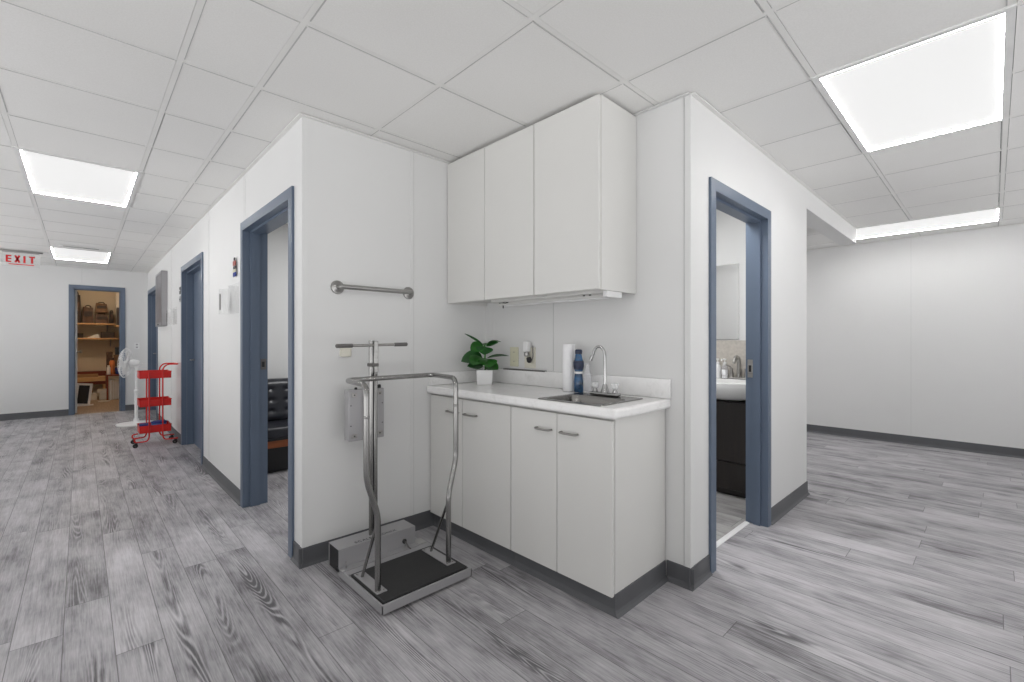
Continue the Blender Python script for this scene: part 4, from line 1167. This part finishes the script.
bag(.112, 13.36, 1.60, .19, .30, .34, 'bag_br', 'brown bag in the middle of the upper closet shelf', G_)
bag(.330, 13.36, 1.60, .235, .30, .20, 'bag_br', 'lower of the two stacked bags right of the shelf middle', G_)
bag(.325, 13.36, 1.835, .21, .28, .20, 'bag_tan', 'tan bag stacked on another bag on the closet shelf', G_)
bag(.49, 13.35, 1.60, .07, .26, .26, 'bag_dk', 'small dark bag at the right end of the closet shelf', G_)
def carton(x, y, z, w, d, h, mat, lab, rot=0, name='carton', grp='cartons in the storage closet'):
    tt_ = thing(name, lab, 'box', (x, y, z), grp)
    mm = Matrix.Translation((x, y, z)) @ Matrix.Rotation(math.radians(rot), 4, 'Z')
    obj('body', MB().box(-w / 2, w / 2, -d / 2, d / 2, .0015, h - .004, .002, mat=mm), mat, tt_)
    obj('lid_flap', MB().box(-w / 2, -.001, -d / 2, d / 2, h - .0038, h, .001, mat=mm).box(.001, w / 2, -d / 2, d / 2, h - .0038, h, .001, mat=mm), mat, tt_)
    return tt_
carton(.64, 13.05, 1.5605, .15, .18, .38, 'bag_dk', 'dark box on the high shelf at the closet right end')
carton(.64, 13.38, 1.5605, .15, .2, .72, 'carton_w', 'tall pale box on the high shelf, standing in for a lit wall patch')  # brightly lit patch of closet wall, made up as a pale box
carton(.72, 13.05, 1.2705, .2, .2, .12, 'black', 'black box on the lower shelf at the closet right end')
carton(-.22, 13.36, 1.285, .22, .26, .16, 'bag_br', 'brown box at the left of the middle closet shelf')
carton(-.02, 13.36, 1.285, .12, .2, .10, 'bag_dk', 'small dark box on the middle closet shelf beside the paper tent')
carton(.43, 13.36, 1.285, .22, .24, .13, 'bag_dk', 'wide dark box on the middle closet shelf, right of the paper tent')
o = MB().prism([(.09, 1.2865), (.30, 1.2865), (.27, 1.375), (.255, 1.375)], 'y', 13.22, 13.4); obj('paper_tent', o, 'paper', None, 'white folded paper standing on the middle closet shelf', 'paper')
carton(.02, 13.2, .455, .5, .2, .06, 'carton', 'flat brown carton lying on the low closet bench')
carton(.08, 12.86, .0015, .33, .22, .15, 'carton_w', 'long white carton on the closet floor before the bench')
carton(.345, 12.84, .0015, .13, .2, .14, 'carton_w', 'small square white carton on the closet floor')
carton(.10, 12.86, .152, .13, .17, .10, 'carton', 'brown carton stacked on the long white carton', 12)
carton(.335, 12.84, .142, .15, .18, .07, 'carton_w', 'flat white box stacked on the small square carton', -8)
t = thing('framed_board', 'white framed black panel leaning by the closet door', 'panel', (-.02, 11.8, .003))
lm = Matrix.Translation((.015, 11.78, .003)) @ Matrix.Rotation(math.radians(-6), 4, 'Z') @ Matrix.Rotation(math.radians(6), 4, 'Y')
fb = MB()
for q_ in ((-.11, -.075, 0, .42), (.075, .11, 0, .42), (-.075, .075, .385, .42), (-.075, .075, 0, .04)): fb.box(q_[0], q_[1], -.02, .02, q_[2], q_[3], mat=lm)
fb.box(-.11, .16, -.06, .10, .0, .012, mat=Matrix.Translation((.015, 11.78, .0015)))
obj('frame', fb, 'white', t)
obj('dark_panel', MB().box(-.075, .075, -.008, .008, .04, .385, mat=lm), 'black', t)
t = thing('white_rack', 'white wire rack with a board on the closet floor under the side table', 'rack', (.55, 12.65, 0))
rk = MB()
for xx in (.44, .655):
    for yy in (12.5, 12.8): rk.tube([(xx, yy, .0015), (xx, yy, .42)], .012, 8)
for z in (.02, .41): rk.tube([(.44, 12.5, z), (.655, 12.5, z), (.655, 12.8, z), (.44, 12.8, z)], .009, 8, closed=True)
for k in range(6): rk.tube([(.44 + .215 * (k + .5) / 6, 12.5, .02), (.44 + .215 * (k + .5) / 6, 12.5, .41)], .004, 6)
obj('wire_frame', rk, 'white', t)
obj('board', MB().box(.46, .63, 12.53, 12.55, .025, .38, .003), 'carton_w', t)
carton(.55, 12.68, .0015, .17, .18, .2, 'carton', 'brown carton inside the white wire rack')
obj('rug_offcut', MB().box(.25, .43, 12.3, 12.42, .0015, .012, .003), 'carton_w', None, 'pale flat strip lying on the closet floor beside the rack', 'offcut')
# a small table on the right with odds and ends
t = thing('side_table', 'small dark table on the right of the storage closet', 'table', (.54, 12.7, 0))
obj('top', MB().box(.375, .72, 12.42, 12.98, .50, .53, .003), 'redwood', t)
for xx in (.395, .70):
    for yy in (12.44, 12.96): obj('leg', MB().box(xx - .014, xx + .014, yy - .014, yy + .014, .0015, .499), 'redwood', t)
def jar(x, y, z, r, h, mat, lab, cap='white'):
    tt_ = thing('jar', lab, 'jar', (x, y, z), 'jars in the storage closet')
    obj('body', MB().lathe([(0, z + .001), (r * .9, z + .001), (r, z + .01), (r, z + h * .75), (r * .6, z + h * .85), (0, z + h * .85)], (x, y, 0), 18), mat, tt_)
    obj('lid', MB().lathe([(r * .62, z + h * .82), (r * .65, z + h), (0, z + h)], (x, y, 0), 18), cap, tt_)
jar(.415, 12.50, .53, .03, .19, 'white', 'white jar on the closet side table, leftmost')
jar(.475, 12.62, .53, .045, .34, 'orange', 'tall orange jar on the closet side table', 'bag_dk')
t = thing('blue_bucket', 'blue bucket on the closet side table', 'bucket', (.59, 12.56, .53))
obj('body', MB().lathe([(0, .531), (.06, .531), (.075, .66), (.079, .664), (.071, .664), (.056, .537), (0, .537)], (.59, 12.56, 0), 24), 'navy', t)
obj('handle', MB().tube([(.515, 12.56, .652), (.515, 12.53, .69), (.59, 12.49, .70), (.665, 12.53, .69), (.665, 12.56, .652)], .004, 8, bend=.05), 'alu', t)
carton(.60, 12.76, .53, .2, .18, .40, 'bag_tan', 'tall tan box at the back of the closet side table')
carton(.60, 12.76, .93, .15, .15, .16, 'black', 'black box on top of the tall tan closet box')
carton(.44, 12.83, .53, .10, .14, .46, 'bag_br', 'narrow brown box on the closet side table beside the tan box')

# ------------------------------------------------------------------ lights, world, camera
def area(name, loc, size, sy, power, col=(1, 1, 1), rot=(0, 0, 0)):
    l = bpy.data.lights.new(name, 'AREA'); l.shape = 'RECTANGLE'; l.size = size; l.size_y = sy; l.energy = power; l.color = col
    o = bpy.data.objects.new(name, l); COL.objects.link(o); o.location = loc; o.rotation_euler = rot
    return o
area('exam_room_lamp', (2.2, 3.9, 2.42), 1.1, .5, 30)
area('second_room_lamp', (2.1, 7.5, 2.42), 1.1, .5, 20)
area('bathroom_lamp', (2.95, 1.5, 2.42), .4, .4, 21)
area('back_hall_lamp', (5.6, 2.9, 2.42), 1.1, .55, 30)
def point(name, loc, power, col, r=.05):
    l = bpy.data.lights.new(name, 'POINT'); l.energy = power; l.color = col; l.shadow_soft_size = r
    o = bpy.data.objects.new(name, l); COL.objects.link(o); o.location = loc
point('closet_bulb', (.25, 12.0, 2.3), 19, (1, .78, .55), .06)

w = bpy.data.worlds.new('World'); sc.world = w; w.use_nodes = True
wt = w.node_tree; bg = wt.nodes['Background']
tcw = wt.nodes.new('ShaderNodeTexCoord'); sw = wt.nodes.new('ShaderNodeSeparateXYZ'); wt.links.new(tcw.outputs['Generated'], sw.inputs[0])
mr = wt.nodes.new('ShaderNodeMapRange'); wt.links.new(sw.outputs[2], mr.inputs['Value'])
mr.inputs['From Min'].default_value = -.12; mr.inputs['From Max'].default_value = .05
mr.inputs['To Min'].default_value = 2.75; mr.inputs['To Max'].default_value = .86      # fill light added below the horizon to lift the ceiling, dimmer above
wt.links.new(mr.outputs[0], bg.inputs[1])
bg.inputs[0].default_value = (.995, .995, 1, 1)

cam = bpy.data.cameras.new('Camera'); co = bpy.data.objects.new('Camera', cam); COL.objects.link(co)
co.location = (0, 0, 1.22); yaw = .7575
co.rotation_euler = (PI / 2, 0, -yaw)
cam.sensor_width = 36; cam.lens = 456 / 1024 * 36; cam.clip_start = .02
sc.camera = co
vs_ = sc.view_settings
vs_.view_transform = 'Standard'; vs_.look = 'None'; vs_.gamma = 1; vs_.use_curve_mapping = False
vs_.exposure = -.18
